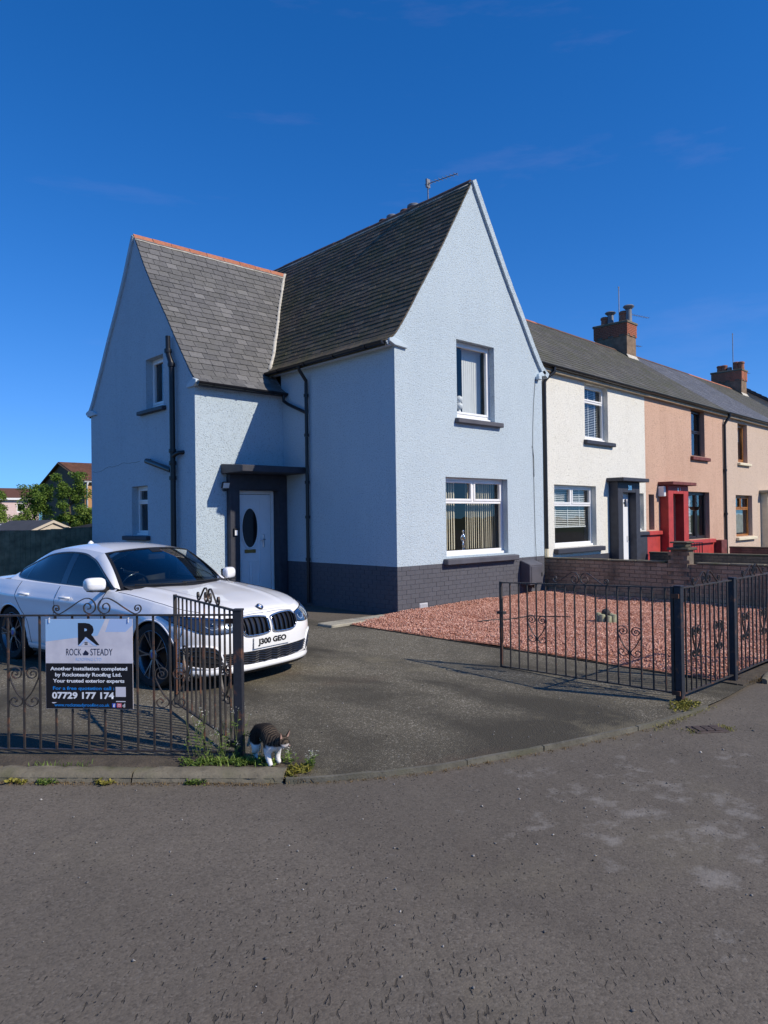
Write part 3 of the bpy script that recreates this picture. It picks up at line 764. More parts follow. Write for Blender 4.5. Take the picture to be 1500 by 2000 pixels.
# the part of the wing roof that runs up to the main roof
mb = MB(); rows = []
for h, z in zip(WP.h, WP.z):
    if z >= 4.86: rows.append([fwF(-.02, h, z), fwF(MP.h_of_z(z)+.02, h, z)])
mb.grid(rows); mb.build('roof_deck', 'slate_wing_m', WR)
roof_shell(WPB, fwB, WX+.01, -.01, 'slate_wing_m', WR)
mb = MB(); mb.grid([[fwB(-.02, h, z), fwB(MP.h_of_z(z)+.02, h, z)] for h, z in zip(WPB.h, WPB.z) if z >= 4.86]); mb.build('roof_deck', 'slate_wing_m', WR)
ns = slates(WP, WX-.014, 2.0, fwF, .172, .275, 'slate_wing', WR, single=True, thick=.013, jit=.009, clip=lambda h, z: xend(h, z)-.02)
slates(WPB, WX+.012, 2.0, fwB, .2, .3, 'slate_wing_m', WR, clip=lambda h, z: xend(h, z), name='rear_slates')
# cement fillet up the valley
vp = [Vector((MP.h_of_z(z)-.012, D1+WP.h_of_z(z), z+.02)) for z in np.linspace(4.90, 7.97, 16)]
vp = [p+Vector((random.uniform(-.008,.008), random.uniform(-.008,.008), 0)) for p in vp]
mb = MB(); 
for p in vp: pass
mb.tube(vp, [.058+random.uniform(-.01, .01) for _ in vp], 7); mb.build('valley_fillet', 'cement', WR, smooth=True)
MB().add([(-.16, D1+.02, 4.47), (-.005, D1+.02, 4.49), (-.005, D1+.42, 4.95), (-.2, D1+.40, 4.93)], [(0,1,2,3)]).build('lead_soaker', 'lead', WR)
# ridges
def ridge(a, b, n, pf, mat_, parent, wd=.17, sl=1.45, lift=.035):
    a, b = Vector(a), Vector(b); t = (b-a).normalized(); u = t.cross(Vector((0, 0, 1))).normalized()
    for i in range(n):
        p = a.lerp(b, i/n)+t*.006; q = a.lerp(b, (i+1)/n)-t*.006
        lf = lift+random.uniform(-.004, .006); mb = MB()
        ca = 1/math.hypot(1, sl); sa = sl*ca
        pts = [(-wd*ca, -wd*sa), (-.035, -.03), (0, .012), (.035, -.03), (wd*ca, -wd*sa)]
        ins = [(x*.9, z-.018) for x, z in pts]
        vs = [e+u*x+Vector((0, 0, z+lf)) for e in (p, q) for x, z in pts+ins[::-1]]; m_ = 10
        mb.add(vs, [(j, (j+1) % m_, (j+1) % m_+m_, j+m_) for j in range(m_)]+[tuple(range(m_)), tuple(range(2*m_-1, m_-1, -1))])
        mb.build('ridge_tile', mat_, parent)
    for s_ in (-1, 1):
        q = []
        for tt in np.linspace(0, 1, 24):
            c_ = a.lerp(b, tt); q.append(c_+u*s_*(wd*ca+.012)+Vector((0, 0, -wd*sa+lift-.012+random.uniform(-.005, .005))))
        MB().tube(q, [.017+random.uniform(-.005, .005) for _ in q], 5).build('mortar_bed', 'cement', parent, smooth=True)
ridge((WX-.02, YR, WP.z[-1]), (MP.h_of_z(7.98)-.03, YR, WP.z[-1]), 9, WP, 'ridge_clay', WR)
ridge((XR, .05, MP.z[-1]), (XR, WB, MP.z[-1]), 20, MP, 'ridge_dark', RF, wd=.13, sl=1.65, lift=.03)
# verges (skews) and kneelers
def verge(pf, fn, lo, hi, d0, d1_, mat_, name='verge'):
    mb = MB(); vs = []; n = len(pf.h)
    P = [(h, z) for h, z in zip(pf.h, pf.z)]
    for i, (h, z) in enumerate(P):
        a, b = P[max(i-1, 0)], P[min(i+1, n-1)]; t = Vector((b[0]-a[0], b[1]-a[1])).normalized(); nn = Vector((-t.y, t.x))
        for off, d in ((hi, d0), (hi, d1_), (lo, d1_), (lo, d0)):
            vs.append(fn(h+nn.x*off+random.uniform(-.003, .003), z+nn.y*off+random.uniform(-.003, .003), d))
    fs = [(i*4+k_, i*4+(k_+1) % 4, i*4+4+(k_+1) % 4, i*4+4+k_) for i in range(n-1) for k_ in range(4)]+[(0,1,2,3), ((n-1)*4+3, (n-1)*4+2, (n-1)*4+1, (n-1)*4)]
    mb.add(vs, fs); return mb.build(name, mat_, H, smooth=35)
verge(MP, lambda h, z, d: (h, d, z), -.05, .004, -.012, .03, 'harl_blue')
verge(MP, lambda h, z, d: (W-h, d, z), -.085, .036, -.055, .05, 'harl_blue')
verge(WP, lambda h, z, d: (WX+d, D1+h, z), -.05, -.004, -.010, .03, 'harl_blue')
verge(WPB, lambda h, z, d: (WX+d, WB-h, z), -.06, .040, -.045, .05, 'harl_blue')
kn = [(-.16, 4.86), (-.16, 4.81), (-.03, 4.755), (.285, 4.735), (.29, 4.78), (.05, 4.86), (-.05, 4.89)]
MB().prism(kn, lambda u, v, d: (u, d, v), -.055, .02).build('kneeler', 'paint_blue', H, bevel=.008)
MB().prism(kn, lambda u, v, d: (W-u*.6, d, v), -.055, .02).build('kneeler', 'paint_blue', H, bevel=.008)
knw = [(-.13, 4.41), (-.13, 4.35), (-.03, 4.29), (.25, 4.29), (.25, 4.33), (.12, 4.41), (.0, 4.46)]
MB().prism(knw, lambda u, v, d: (WX+d, D1+u, v), -.05, .02).build('kneeler', 'paint_blue', H, bevel=.008)
MB().prism([(a*1.6, b) for a, b in knw], lambda u, v, d: (WX+d, WB-u, v), -.05, .02).build('kneeler', 'paint_blue', H, bevel=.008)
# soffits, gutters, downpipes
MB().box(-.19, .0, .02, D1+.25, 4.755, 4.785).build('soffit', 'paint_blue', H)
MB().box(WX+.02, 0, D1-.13, D1, 4.30, 4.325).build('soffit', 'paint_blue', H)
g1 = ((-.235, .03, 4.815), (-.235, 3.70, 4.815)); half_gutter(g1, .06, 'gutter_black', H); brackets(g1, .06, 4, H)
g2 = ((WX-.03, D1-.18, 4.365), (-.02, D1-.18, 4.345)); half_gutter(g2, .06, 'gutter_black', H); brackets(g2, .06, 3, H)
half_gutter(((W+.20, .06, 4.79), (W+.20, WB, 4.79)), .06, 'gutter_black', H)
DPY = 2.52
MB().tube([(-.235, DPY, 4.77), (-.235, DPY, 4.70), (-.065, DPY, 4.50), (-.065, DPY, 4.42), (-.065, DPY, .03)], .036, 10).build('downpipe', 'gutter_black', H, smooth=50)
for z in (.9, 1.75, 2.45, 3.4, 4.2): MB().lathe([(.05, -.03), (.05, .03)], (-.065, DPY, z), n=10).build('pipe_collar', 'gutter_black', H)
MB().tube([(-.10, D1-.18, 4.30), (-.10, D1-.18, 4.18), (-.07, D1-.30, 4.10), (-.066, DPY+.02, 3.86)], .034, 10).build('downpipe', 'gutter_black', H, smooth=50)
# soil stack on the wing gable
SX = WX-.10
MB().tube([(SX, 4.17, .0), (SX, 4.18, 4.70)], .056, 12).build('soil_pipe', 'gutter_black', H, smooth=50)
MB().tube([(SX, 4.18, 4.70), (SX, 4.20, 4.86), (SX, 4.30, 5.02), (SX, 4.33, 5.10)], .056, 12).build('soil_pipe', 'gutter_black', H, smooth=50)
MB().tube([(SX, 4.325, 5.10), (SX, 4.33, 5.42)], .050, 12).build('vent_pipe', 'gutter_black', H, smooth=50)
for z, y in ((5.12, 4.328), (4.82, 4.19), (3.10, 4.18), (2.86, 4.18), (2.56, 4.18)): MB().lathe([(.072, -.04), (.076, 0), (.072, .04)], (SX, y, z), n=12).build('pipe_collar', 'gutter_black', H, smooth=50)
MB().tube([(WX+.02, 5.40, 2.98), (SX+.0, 5.36, 2.98), (SX, 4.42, 2.76), (SX, 4.24, 2.72)], .055, 12).build('waste_pipe', 'gutter_black', H, smooth=50)
MB().tube([(SX, 4.18, 2.98), (SX+.0, 4.02, 3.03), (SX+.02, 3.93, 3.05), (WX+.01, 3.90, 3.06)], .04, 10).build('waste_pipe', 'gutter_black', H, smooth=50)
# porch: canopy, surround, door
cn = MB(); C0, C1, CF = -1.50, -.012, D1-.795
cn.add([(C0,CF,2.632),(C1,CF,2.632),(C1,D1-.005,2.625),(C0,D1-.005,2.625),(C0,CF,2.762),(C1,CF,2.762),(C1,D1-.005,2.822),(C0,D1-.005,2.822)],
    [(0,3,2,1),(4,5,6,7),(0,1,5,4),(1,2,6,5),(2,3,7,6),(3,0,4,7)])
cn.build('porch_canopy', 'paint_charcoal', H, bevel=.012)
SF = D1-.14; sr_ = MB()
sr_.box(-1.374, -1.17, SF, D1-.004, 0, 2.62); sr_.box(-.20, -.014, SF, D1-.004, 0, 2.62); sr_.box(-1.17, -.20, SF, D1-.004, 2.325, 2.62)
SUR = sr_.build('door_surround', 'paint_charcoal', H, bevel=.008)
sr_ = MB(); sr_.box(-1.374, -1.17, SF-.003, SF, .02, 2.6)
mb = MB(); mb.box(-1.169, -1.155, D1-.13, D1+.11, .05, 2.32); mb.box(-.215, -.201, D1-.13, D1+.11, .05, 2.32); mb.box(-1.169, -.201, D1-.13, D1+.11, 2.308, 2.322)
mb.build('reveal_lining', 'paint_charcoal', SUR)
MB().box(-1.30, -.05, SF-.22, D1+.1, -.02, .085).build('doorstep', 'paint_charcoal_light', H, bevel=.012)
DY = D1+.06; DR = MB()
DR.box(-1.154, -1.085, DY, DY+.07, .09, 2.30); DR.box(-.285, -.216, DY, DY+.07, .09, 2.30); DR.box(-1.085, -.285, DY, DY+.07, 2.235, 2.30)
DO = DR.build('front_door', 'upvc', H, bevel=.008)
lf = MB(); lf.box(-1.076, -.294, DY+.012, DY+.044, .10, 2.226); lf.build('leaf', 'door_white', DO, bevel=.006)
OC = (-.80, 1.545); ell = [(OC[0]+.185*math.cos(t), OC[1]+.40*math.sin(t)) for t in np.linspace(0, 2*math.pi, 41)[:-1]]
MB().prism(ell, lambda u, v, d: (u, d, v), DY+.002, DY+.02).build('oval_glass', 'dark_glass', DO)
for sc_, r_ in ((1.05, .018), (1.20, .010)):
    mb = MB(); mb.tube([(OC[0]+(u-OC[0])*sc_, DY+.010, OC[1]+(v-OC[1])*(1+(sc_-1)*.6)) for u, v in ell+ell[:1]], r_, 6, cap=False); mb.build('oval_moulding', 'door_white', DO, smooth=True)
for a, b, c_, d_ in ((-1.0, -.83, .32, .86), (-.77, -.60, .32, .86)):
    mb = MB(); P = [(a, c_), (b, c_), (b, d_), (a, d_+.04 if a < -.9 else d_), (a, c_)]
    mb.tube([(u, DY+.012, v) for u, v in P], .012, 5, cap=False); mb.build('panel_moulding', 'door_white', DO, smooth=True)
mb = MB(); P = [(-1.02, .18), (-.56, .18), (-.56, 2.12), (-1.02, 2.12), (-1.02, .18)]
mb.tube([(u, DY+.012, v) for u, v in P], .008, 5, cap=False); mb.build('panel_moulding', 'door_white', DO, smooth=True)
MB().box(-.93, -.67, DY-.006, DY+.014, 1.035, 1.105).build('letterbox', 'brass', DO, bevel=.004)
MB().box(-.485, -.455, DY-.006, DY+.014, 1.14, 1.40).build('handle_plate', 'chrome', DO, bevel=.004)
MB().tube([(-.47, DY-.005, 1.30), (-.47, DY-.05, 1.30), (-.575, DY-.05, 1.30)], .010, 8).build('door_handle', 'chrome', DO, smooth=True)
MB().box(-1.6, .4, D1+.20, D1+.22, 0, 2.5).build('hall_lining', 'interior', DO); MB().box(-1.088, -.282, DY+.045, DY+.066, .09, 2.238).build('door_seal', 'black_plastic', DO)
# bell box on the surround, flood light, alarm box, cable, gas box
k = NT('bell_light'); em = k.n('Emission', i_Color=(1, 1, 1, 1), i_Strength=1.2); k.t.links.new(em.outputs[0], k.out.inputs[0])
b_ = tag(MB().box(-1.315, -1.225, SF-.035, SF-.001, 1.395, 1.545).build('door_bell', 'black_plastic', bevel=.006), 'small black bell box with a white panel on the porch surround', 'door bell')
MB().box(-1.298, -1.232, SF-.040, SF-.034, 1.405, 1.505).build('panel', 'white_plastic', b_, bevel=.003)
fl = thing('flood_light', 'small black flood light on the wall left of the porch', 'light', (-1.44, D1, 2.38))
MB().frame((0,0,0), (1,0,0), (0,1,0), (0,0,1), -.02, .02, -.06, -.003, -.02, .02).build('bracket', 'black_plastic', fl)
s_ = R(20); ay = (0, math.cos(s_), math.sin(s_)); az = (0, -math.sin(s_), math.cos(s_))
MB().frame((0,-.09,.02), (1,0,0), ay, az, -.08, .08, -.022, .022, -.065, .065).build('body', 'black_plastic', fl, bevel=.006)
MB().frame((0,-.09,.02), (1,0,0), ay, az, -.068, .068, -.026, -.021, -.053, .053).build('lens', 'white_plastic', fl)
MB().box(-.03, .03, -.075, -.02, -.095, -.06).build('sensor', 'black_plastic', fl, bevel=.006)
MB().box(4.215, 4.325, -.10, -.002, 4.655, 4.735).build('junction_box', 'paint_blue', H, bevel=.01)
MB().tube([(4.20, -.012, 4.66), (4.13, -.012, 4.2), (4.08, -.012, 3.6), (4.07, -.012, 3.2), (4.09, -.012, 2.4), (4.11, -.012, 1.2), (4.11, -.03, .84), (4.10, -.03, .12)], .0045, 5).build('wall_cable', 'black_plastic', H)
MB().tube([(4.03, -.012, 3.2), (4.07, -.012, 3.18), (4.10, -.012, 2.9), (4.10, -.012, 2.55)], .005, 5).build('wall_cable', 'black_plastic', H)
gb_ = thing('gas_meter_box', 'dark grey gas meter box fixed to the plinth near the brick wall', 'meter box', (0, 0, 0))
mb = MB(); mb.add([(3.57,-.25,.27),(4.03,-.25,.27),(4.03,-.004,.27),(3.57,-.004,.27),(3.57,-.25,.70),(4.03,-.25,.70),(4.03,-.004,.79),(3.57,-.004,.79)],
    [(0,3,2,1),(4,5,6,7),(0,1,5,4),(1,2,6,5),(2,3,7,6),(3,0,4,7)]); mb.build('body', 'paint_charcoal_light', gb_, bevel=.012)
MB().box(3.61, 3.99, -.262, -.249, .31, .66).build('door', 'paint_charcoal_light', gb_, bevel=.006)
MB().box(3.955, 3.975, -.275, -.261, .44, .52).build('latch', 'black_plastic', gb_, bevel=.003)
for x in (3.66, 3.73): MB().tube([(x, -.10, .28), (x, -.10, .03)], .014, 8).build('gas_pipe', 'black_plastic', gb_, smooth=True)
MB().tube([(3.73, -.10, .25), (3.85, -.10, .24), (3.90, -.10, .20), (3.90, -.10, .27)], .02, 8).build('gas_pipe', 'black_plastic', gb_, smooth=True)
# hairline settlement crack on the wing
cpts = [(8.60, 2.93), (8.1, 2.92), (7.6, 2.99), (7.2, 2.98), (6.8, 3.03), (6.4, 3.01), (5.9, 3.02)]
mb = MB(); q = smoothpath([(WX-.001, y, z) for y, z in cpts], 5); mb.bar([(p[0], p[1], p[2]+random.uniform(-.012,.012)) for p in q], (1,0,0), .004, .006); mb.build('wall_crack', 'black_plastic', H)
# chimney on the far slope, only its pots show over the ridge; aerial on the ridge
CH = MB(); CH.box(2.78, 3.30, 2.25, 3.75, 6.6, 8.38); CH = CH.build('chimney_stack', 'brick_red', RF, bevel=.01)
for y, r_, zt, m_ in ((3.47, .115, 8.89, 'ridge_dark'), (3.17, .14, 8.90, 'lead'), (2.73, .12, 8.89, 'ridge_dark'), (2.44, .16, 8.915, 'lead')):
    MB().lathe([(.11, 8.36), (.115, zt-.12), (r_*.8, zt-.09), (r_, zt-.07), (r_, zt-.02), (r_*.85, zt), (.0, zt+.004)], (3.03, y, 0), n=16).build('chimney_pot', m_, RF, smooth=40)
an = thing('tv_aerial', 'TV aerial on a thin mast above the ridge of the blue house', 'aerial', (2.3, 1.30, 8.35))
def aerial(an, hgt, d, n=9, ln=.85, tilt=.0, cross=.16):
    MB().tube([(0,0,0), (0,0,hgt)], .014, 7).build('mast', 'metal_grey', an)
    d = Vector(d).normalized(); s_ = d.cross(Vector((0,0,1))).normalized(); z = hgt-.06
    MB().tube([Vector((0,0,z))-d*.08, Vector((0,0,z))+d*ln+Vector((0,0,tilt))], .009, 6).build('boom', 'metal_grey', an)
    for i in range(n):
        p = Vector((0,0,z))+d*(ln*(i+.5)/n)+Vector((0,0,tilt*(i+.5)/n))
        MB().tube([p-s_*cross/2, p+s_*cross/2], .005, 5).build('element', 'metal_grey', an)
    MB().box(-.05, .05, -.02, .02, z-.09, z+.09).build('reflector', 'metal_grey', an)
aerial(an, .50, (.05, -1, 0), 8, .80, -.06)
# ornaments on the window boards
k = NT('porcelain'); k.bsdf((.8, .8, .78), .3)
orn = thing('ball_ornament', 'white ornament of two stacked balls on a cone in the upstairs window', 'ornament', (2.02, .27, 3.67))
MB().lathe([(.075, 0), (.03, .14), (.012, .2), (0, .2)], n=16).build('stand', 'porcelain', orn, smooth=40)
for z, r_ in ((.24, .075), (.37, .075)):
    MB().lathe([(r_*math.sin(t), z-r_*math.cos(t)) for t in np.linspace(0.02, math.pi-.02, 10)], n=18).build('ball', 'porcelain', orn, smooth=True)
fg = thing('figurine', 'slim silver figurine standing on the ground floor window board', 'figurine', (2.08, .27, 1.03))
mb = MB(); mb.lathe([(.055, 0), (.055, .02), (.02, .03)], n=14); mb.build('base', 'chrome', fg)
mb = MB()
mb.tube([(0.015,0,.03),(.03,0,.12),(.012,0,.2),(.0,0,.22),(-.004,0,.28),(0,0,.335),(.002,0,.36)], [.012,.016,.022,.03,.024,.034,.014], 9)
mb.tube([(-.022,0,.03),(-.012,0,.12),(-.008,0,.22)], [.012,.016,.022], 8)
mb.tube([(-.03,0,.335),(-.065,0,.27),(-.045,0,.2)], [.013,.011,.009], 7); mb.tube([(.03,0,.335),(.05,0,.26),(.03,-.02,.2)], [.013,.011,.009], 7)
mb.lathe([(.028*math.sin(t), .395-.034*math.cos(t)) for t in np.linspace(.02, math.pi-.02, 9)], n=12); mb.build('figure', 'chrome', fg, smooth=True)
# ================================================================ terrace running off to the right
TO = Vector((W, .5, 0)); TA = math.atan(.05); TU = Vector((math.cos(TA), math.sin(TA), 0)); TN = Vector((-math.sin(TA), math.cos(TA), 0))
TP = Prof([(-.16, 5.20), (.4, 5.60), (1.5, 6.385), (2.5, 7.10), (3.6, 7.885)])
def terr(name, label, t0): 
    return thing(name, label, 'house', TO+TU*t0, TA)
def Fl(u, v, d): return (u, d, v)
def at_terr(t, t0): t.location = TO+TU*t0; t.rotation_euler = (0, 0, TA); return t
def terrace_body(h, w_, wallmat, holes, roofmat, ridgemat, nridge, clip_lo=None, u_lo=0.):
    wall_panel('front_wall', [(0, 0), (w_, 0), (w_, 5.22), (0, 5.22)], holes, Fl, wallmat, h, .16)
    wall_panel('back_wall', [(0, 0), (w_, 0), (w_, 5.22), (0, 5.22)], [], lambda u, v, d: (u, 7.2, v), wallmat, h)
    g = [(0, 0), (7.2, 0), (7.2, 5.22), (3.6, 7.85), (0, 5.22)]
    for x in (.003, w_-.003): wall_panel('party_wall', g, [], lambda u, v, d, x=x: (x, u, v), wallmat, h)
    ff = lambda u, hh, z: (u, hh, z); fb = lambda u, hh, z: (u, 7.2-hh, z)
    rf = roof_shell(TP, ff, .0+u_lo, w_, roofmat, h, name='roof'); roof_shell(TP, fb, .0+u_lo, w_, roofmat, rf)
    slates(TP, u_lo, w_, ff, .205, .255, roofmat, rf, clip_lo=clip_lo, name='roof_slates')
    n = nridge; a, b = Vector((u_lo, 3.6, TP.z[-1])), Vector((w_, 3.6, TP.z[-1]))
    for i in range(n):
        p, q = a.lerp(b, i/n), a.lerp(b, (i+1)/n); mb = MB(); pts = [(-.15, -.10), (-.05, -.01), (0, .015), (.05, -.01), (.15, -.10)]
        vs = [(e.x+(.004 if e is p else -.004), e.y+x, e.z+z+.03) for e in (p, q) for x, z in pts]
        mb.add(vs, [(j, j+1, j+6, j+5) for j in range(4)]+[(0,1,2,3,4), (5,6,7,8,9)]); mb.build('ridge_tile', ridgemat, rf)
    MB().box(u_lo*.0, w_, -.13, -.001, 5.06, 5.185).build('fascia', 'soffit', h)
    half_gutter(((.02, -.185, 5.20), (w_, -.185, 5.19)), .062, 'gutter_black', h)
    return rf
def terr_chimney(rf, t0, t1, d0, d1_, zt, pots, brickmat='brick_red'):
    mb = MB(); mb.box(t0+.03, t1-.03, d0+.03, d1_-.03, 6.9, zt-.55); st = mb.build('chimney', 'cement_dark', rf)
    mb = MB(); mb.box(t0+.012, t1-.012, d0+.012, d1_-.012, zt-.56, zt-.10); mb.build('chimney_core', 'mortar', rf)
    mb = MB(); ch = .066; z = zt-.56; r_ = 0
    while z < zt-.12:
        for side in range(4):
            ln = (t1-t0) if side % 2 == 0 else (d1_-d0); x = -(.11 if (r_+side) % 2 else 0)
            while x < ln:
                a, b = max(x+.005, 0), min(x+.215, ln); x += .22
                if b-a < .03: continue
                if r_ == 0 and int(x/.22) % 2: continue
                if side == 0: mb.box(t0+a, t0+b, d0-.003, d0+.03, z+.004, z+ch-.004)
                elif side == 2: mb.box(t0+a, t0+b, d1_-.03, d1_+.003, z+.004, z+ch-.004)
                elif side == 1: mb.box(t1-.03, t1+.003, d0+a, d0+b, z+.004, z+ch-.004)
                else: mb.box(t0-.003, t0+.03, d0+a, d0+b, z+.004, z+ch-.004)
        z += ch; r_ += 1
    o = mb.build('chimney_brickwork', brickmat, rf); o['kind'] = 'stuff'
    MB().box(t0-.035, t1+.035, d0-.035, d1_+.035, zt-.10, zt-.01).build('chimney_cope', 'kerb_stone', rf, bevel=.015)
    MB().add([(t0-.02, d0-.06, TP.z_of_h(d0-.06)+.03), (t1+.02, d0-.06, TP.z_of_h(d0-.06)+.03), (t1+.02, d0+.03, TP.z_of_h(d0)+.14), (t0-.02, d0+.03, TP.z_of_h(d0)+.14)], [(0,1,2,3)]).build('flashing', 'cement', rf)
    tm = (t0+t1)/2
    for dd, hgt, kind in pots:
        if kind == 'pot': MB().lathe([(.15, zt-.02), (.14, zt+hgt*.7), (.165, zt+hgt*.75), (.165, zt+hgt*.92), (.13, zt+hgt), (.11, zt+hgt-.03)], (tm, dd, 0), n=18).build('chimney_pot', 'clay_pot', rf, smooth=40)
        elif kind == 'cowl': MB().lathe([(.12, zt-.02), (.11, zt+hgt*.75), (.19, zt+hgt*.88), (.21, zt+hgt*.93), (.17, zt+hgt), (0, zt+hgt)], (tm, dd, 0), n=18).build('chimney_cowl', 'lead', rf, smooth=40)
        else: MB().lathe([(.12, zt-.02), (.11, zt+hgt), (0, zt+hgt+.02)], (tm, dd, 0), n=14).build('chimney_pot', 'lead', rf, smooth=40)
def door_porch(h, a, b, ztop, zopen, proj_, oa, ob, smat, cmat, dmat, canopy, door_d=.16):
    mb = MB(); mb.box(a, oa, -proj_, .002, 0, ztop); mb.box(ob, b, -proj_, .002, 0, ztop); mb.box(oa, ob, -proj_, .002, zopen, ztop)
    mb.build('door_surround', smat, h, bevel=.01)
    MB().box(canopy[0], canopy[1], -canopy[2], .0, ztop+.002, ztop+.10).build('porch_canopy', cmat, h, bevel=.012)
    d = MB(); d.box(oa+.002, ob-.002, door_d, door_d+.05, 0, zopen); do = d.build('door', dmat, h)
    mb = MB(); mb.box(oa+.06, ob-.06, door_d-.012, door_d-.001, .12, zopen-.12); mb.build('door_panel', dmat, do, bevel=.01)
    MB().box(ob-.14, ob-.10, door_d-.05, door_d-.013, 1.0, 1.14).build('door_handle', 'chrome', do)
    if door_d > .02:
        mb = MB(); mb.box(oa-.02, oa+.001, .0, door_d+.05, 0, zopen); mb.box(ob-.001, ob+.02, .0, door_d+.05, 0, zopen); mb.box(oa, ob, .0, door_d+.05, zopen-.001, zopen+.02); mb.build('door_reveal', smat, do)
    return do

# --- white house
hw = terr('white_house', 'white harled terrace house with charcoal door surround next to the blue gable', 0)
rf = terrace_body(hw, 6.16, 'harl_white', [rect(2.75, 3.97, 3.62, 5.04), rect(1.25, 3.265, .95, 2.45), rect(4.22, 4.98, .02, 2.30), rect(5.52, 6.02, 1.27, 2.31)], 'slate_terrace', 'ridge_clay', 20,
    clip_lo=lambda h_, z: (-MP.h_of_z(z)-.05 if z > 4.95 else 0), u_lo=-2.1)
window(hw, Fl, 2.75, 3.97, 3.62, 5.04, .14, [(0, 1, 0, .70, False), (0, 1, .70, 1, True)], sill=(2.68, 4.22, 3.62, .12, .10))
window(hw, Fl, 1.25, 3.265, .95, 2.45, .14, [(0, 1, 0, .68, False), (0, .5, .68, 1, True), (.5, 1, .68, 1, True)], sill=(1.19, 3.50, .94, .13, .13))
window(hw, Fl, 5.52, 6.02, 1.27, 2.31, .12, [(0, 1, 0, .66, False), (0, 1, .66, 1, True)], sill=(5.45, 6.158, 1.25, .12, .10))
MB().box(0, 4.0, -.02, .004, 0, .72).build('painted_base', 'paint_charcoal', hw)
MB().box(5.22, 6.158, -.025, .004, 0, 1.14).build('painted_base', 'paint_charcoal', hw)
at_terr(hblind('white venetian blind hanging in the upper window of the white house', Fl, 2.84, 3.88, 3.75, 4.93, .26), 0)
at_terr(hblind('white venetian blind hanging half down in the lower window of the white house', Fl, 1.36, 3.15, 1.45, 2.36, .26), 0)
dw = door_porch(hw, 3.95, 5.22, 2.58, 2.30, .26, 4.22, 4.98, 'paint_charcoal', 'paint_charcoal', 'door_white', (3.82, 5.34, .48), -.04)
for i, ch_ in enumerate('30'):
    me = text_mesh(ch_, .17, .006); me.transform(Matrix.Rotation(R(90), 4, 'X')); me.materials.append(M('chrome'))
    o = obj('house_number', me, hw); o.location = (4.56+i*.11, -.268, 2.37)
lp = thing('wall_lamp', 'slim cylinder wall lamp beside the white front door', 'lamp', TO+TU*4.30-TN*.30+Vector((0, 0, 2.02)), TA)
MB().lathe([(.045, -.10), (.045, .08), (.03, .10)], n=14).build('lamp_body', 'metal_grey', lp, smooth=40); MB().box(-.02, .02, .02, .06, -.03, .03).build('bracket', 'metal_grey', lp)
mb = MB(); mb.tube([(1.02, -.19, 5.16), (1.02, -.19, 5.05), (.86, -.09, 4.90), (.79, -.06, 4.80), (.79, -.06, .95)], .045, 9); mb.build('downpipe', 'gutter_black', hw, smooth=50)
mb = MB(); mb.tube([(.79, -.06, .95), (.79, -.06, .05)], .048, 9); mb.build('downpipe', 'paint_cream', hw, smooth=50)
# --- pink house
hp = terr('pink_house', 'salmon pink harled terrace house with red base and red doorway', 6.16)
rf = terrace_body(hp, 6.14, 'harl_pink', [rect(3.35, 4.46, 3.57, 5.06), rect(3.0, 4.78, .90, 2.42), rect(1.30, 2.0, .02, 2.31), rect(.18, .54, 1.27, 2.29)], 'slate_terrace', 'ridge_dark', 14)
window(hp, Fl, 3.35, 4.46, 3.57, 5.06, .14, [(0, 1, 0, .52, False), (0, 1, .52, 1, True)], fmat='black_wood', sill=(3.26, 4.72, 3.56, .13, .10), sillmat='paint_dark_red', cill=False)
window(hp, Fl, 3.0, 4.78, .90, 2.42, .14, [(0, .55, 0, 1, True), (.55, 1, 0, 1, True)], fmat='black_wood', sill=(2.90, 5.0, .90, .14, .12), sillmat='paint_red', cill=False)
window(hp, Fl, .18, .54, 1.27, 2.29, .14, [(0, 1, 0, 1, False)], fmat='black_wood', sill=(.002, .88, 1.25, .13, .10), sillmat='paint_red', cill=False)
MB().box(.002, .86, -.025, .004, 0, 1.14).build('painted_base', 'paint_red', hp); MB().box(2.4, 6.1, -.025, .004, 0, .77).build('painted_base', 'paint_red', hp)
at_terr(hblind('white venetian blind hanging behind the dark window of the pink house', Fl, 3.1, 3.85, 1.1, 2.32, .26), 6.16)
plain('door_maroon', (.05, .012, .012), .5)
door_porch(hp, .92, 2.38, 2.56, 2.31, .26, 1.26, 2.02, 'paint_red', 'paint_dark_red', 'door_maroon', (.80, 2.52, .46), .12)
MB().box(1.56, 1.66, -.268, -.255, 2.40, 2.50).build('number_plate', 'white_plastic', hp); MB().tube([(1.74, -.268, 2.41), (1.76, -.268, 2.45), (1.75, -.268, 2.49), (1.72, -.268, 2.5)], .012, 5).build('number_digit', 'white_plastic', hp)
wl = thing('wall_lamp', 'white box lamp on the pink wall left of the red doorway', 'lamp', TO+TU*7.0-TN*.12+Vector((0, 0, 2.38)), TA)
MB().box(-.06, .06, -.08, .11, -.15, .15).build('lamp_body', 'white_plastic', wl, bevel=.015); MB().box(-.04, .04, .1, .125, -.05, .05).build('bracket', 'black_plastic', wl)
hb = thing('hanging_basket', 'dark hanging basket on a wall bracket beside the red doorway', 'basket', TO+TU*8.85-TN*.32+Vector((0, 0, 1.92)), TA)
MB().lathe([(.02, -.12), (.11, -.08), (.17, .0), (.18, .01), (.15, .01)], n=16).build('bowl', 'black_plastic', hb, smooth=40)
MB().tube([(0, .31, .36), (0, .05, .37), (0, 0, .34)], .010, 6).build('bracket', 'black_plastic', hb)
for a in range(3): MB().tube([(.17*math.cos(a*2.1), .17*math.sin(a*2.1), .0), (0, 0, .34)], .004, 4).build('chain', 'black_plastic', hb)
MB().box(5.10, 5.58, -.26, -.002, .32, .83).build('meter_box', 'paint_dark_red', hp, bevel=.012)
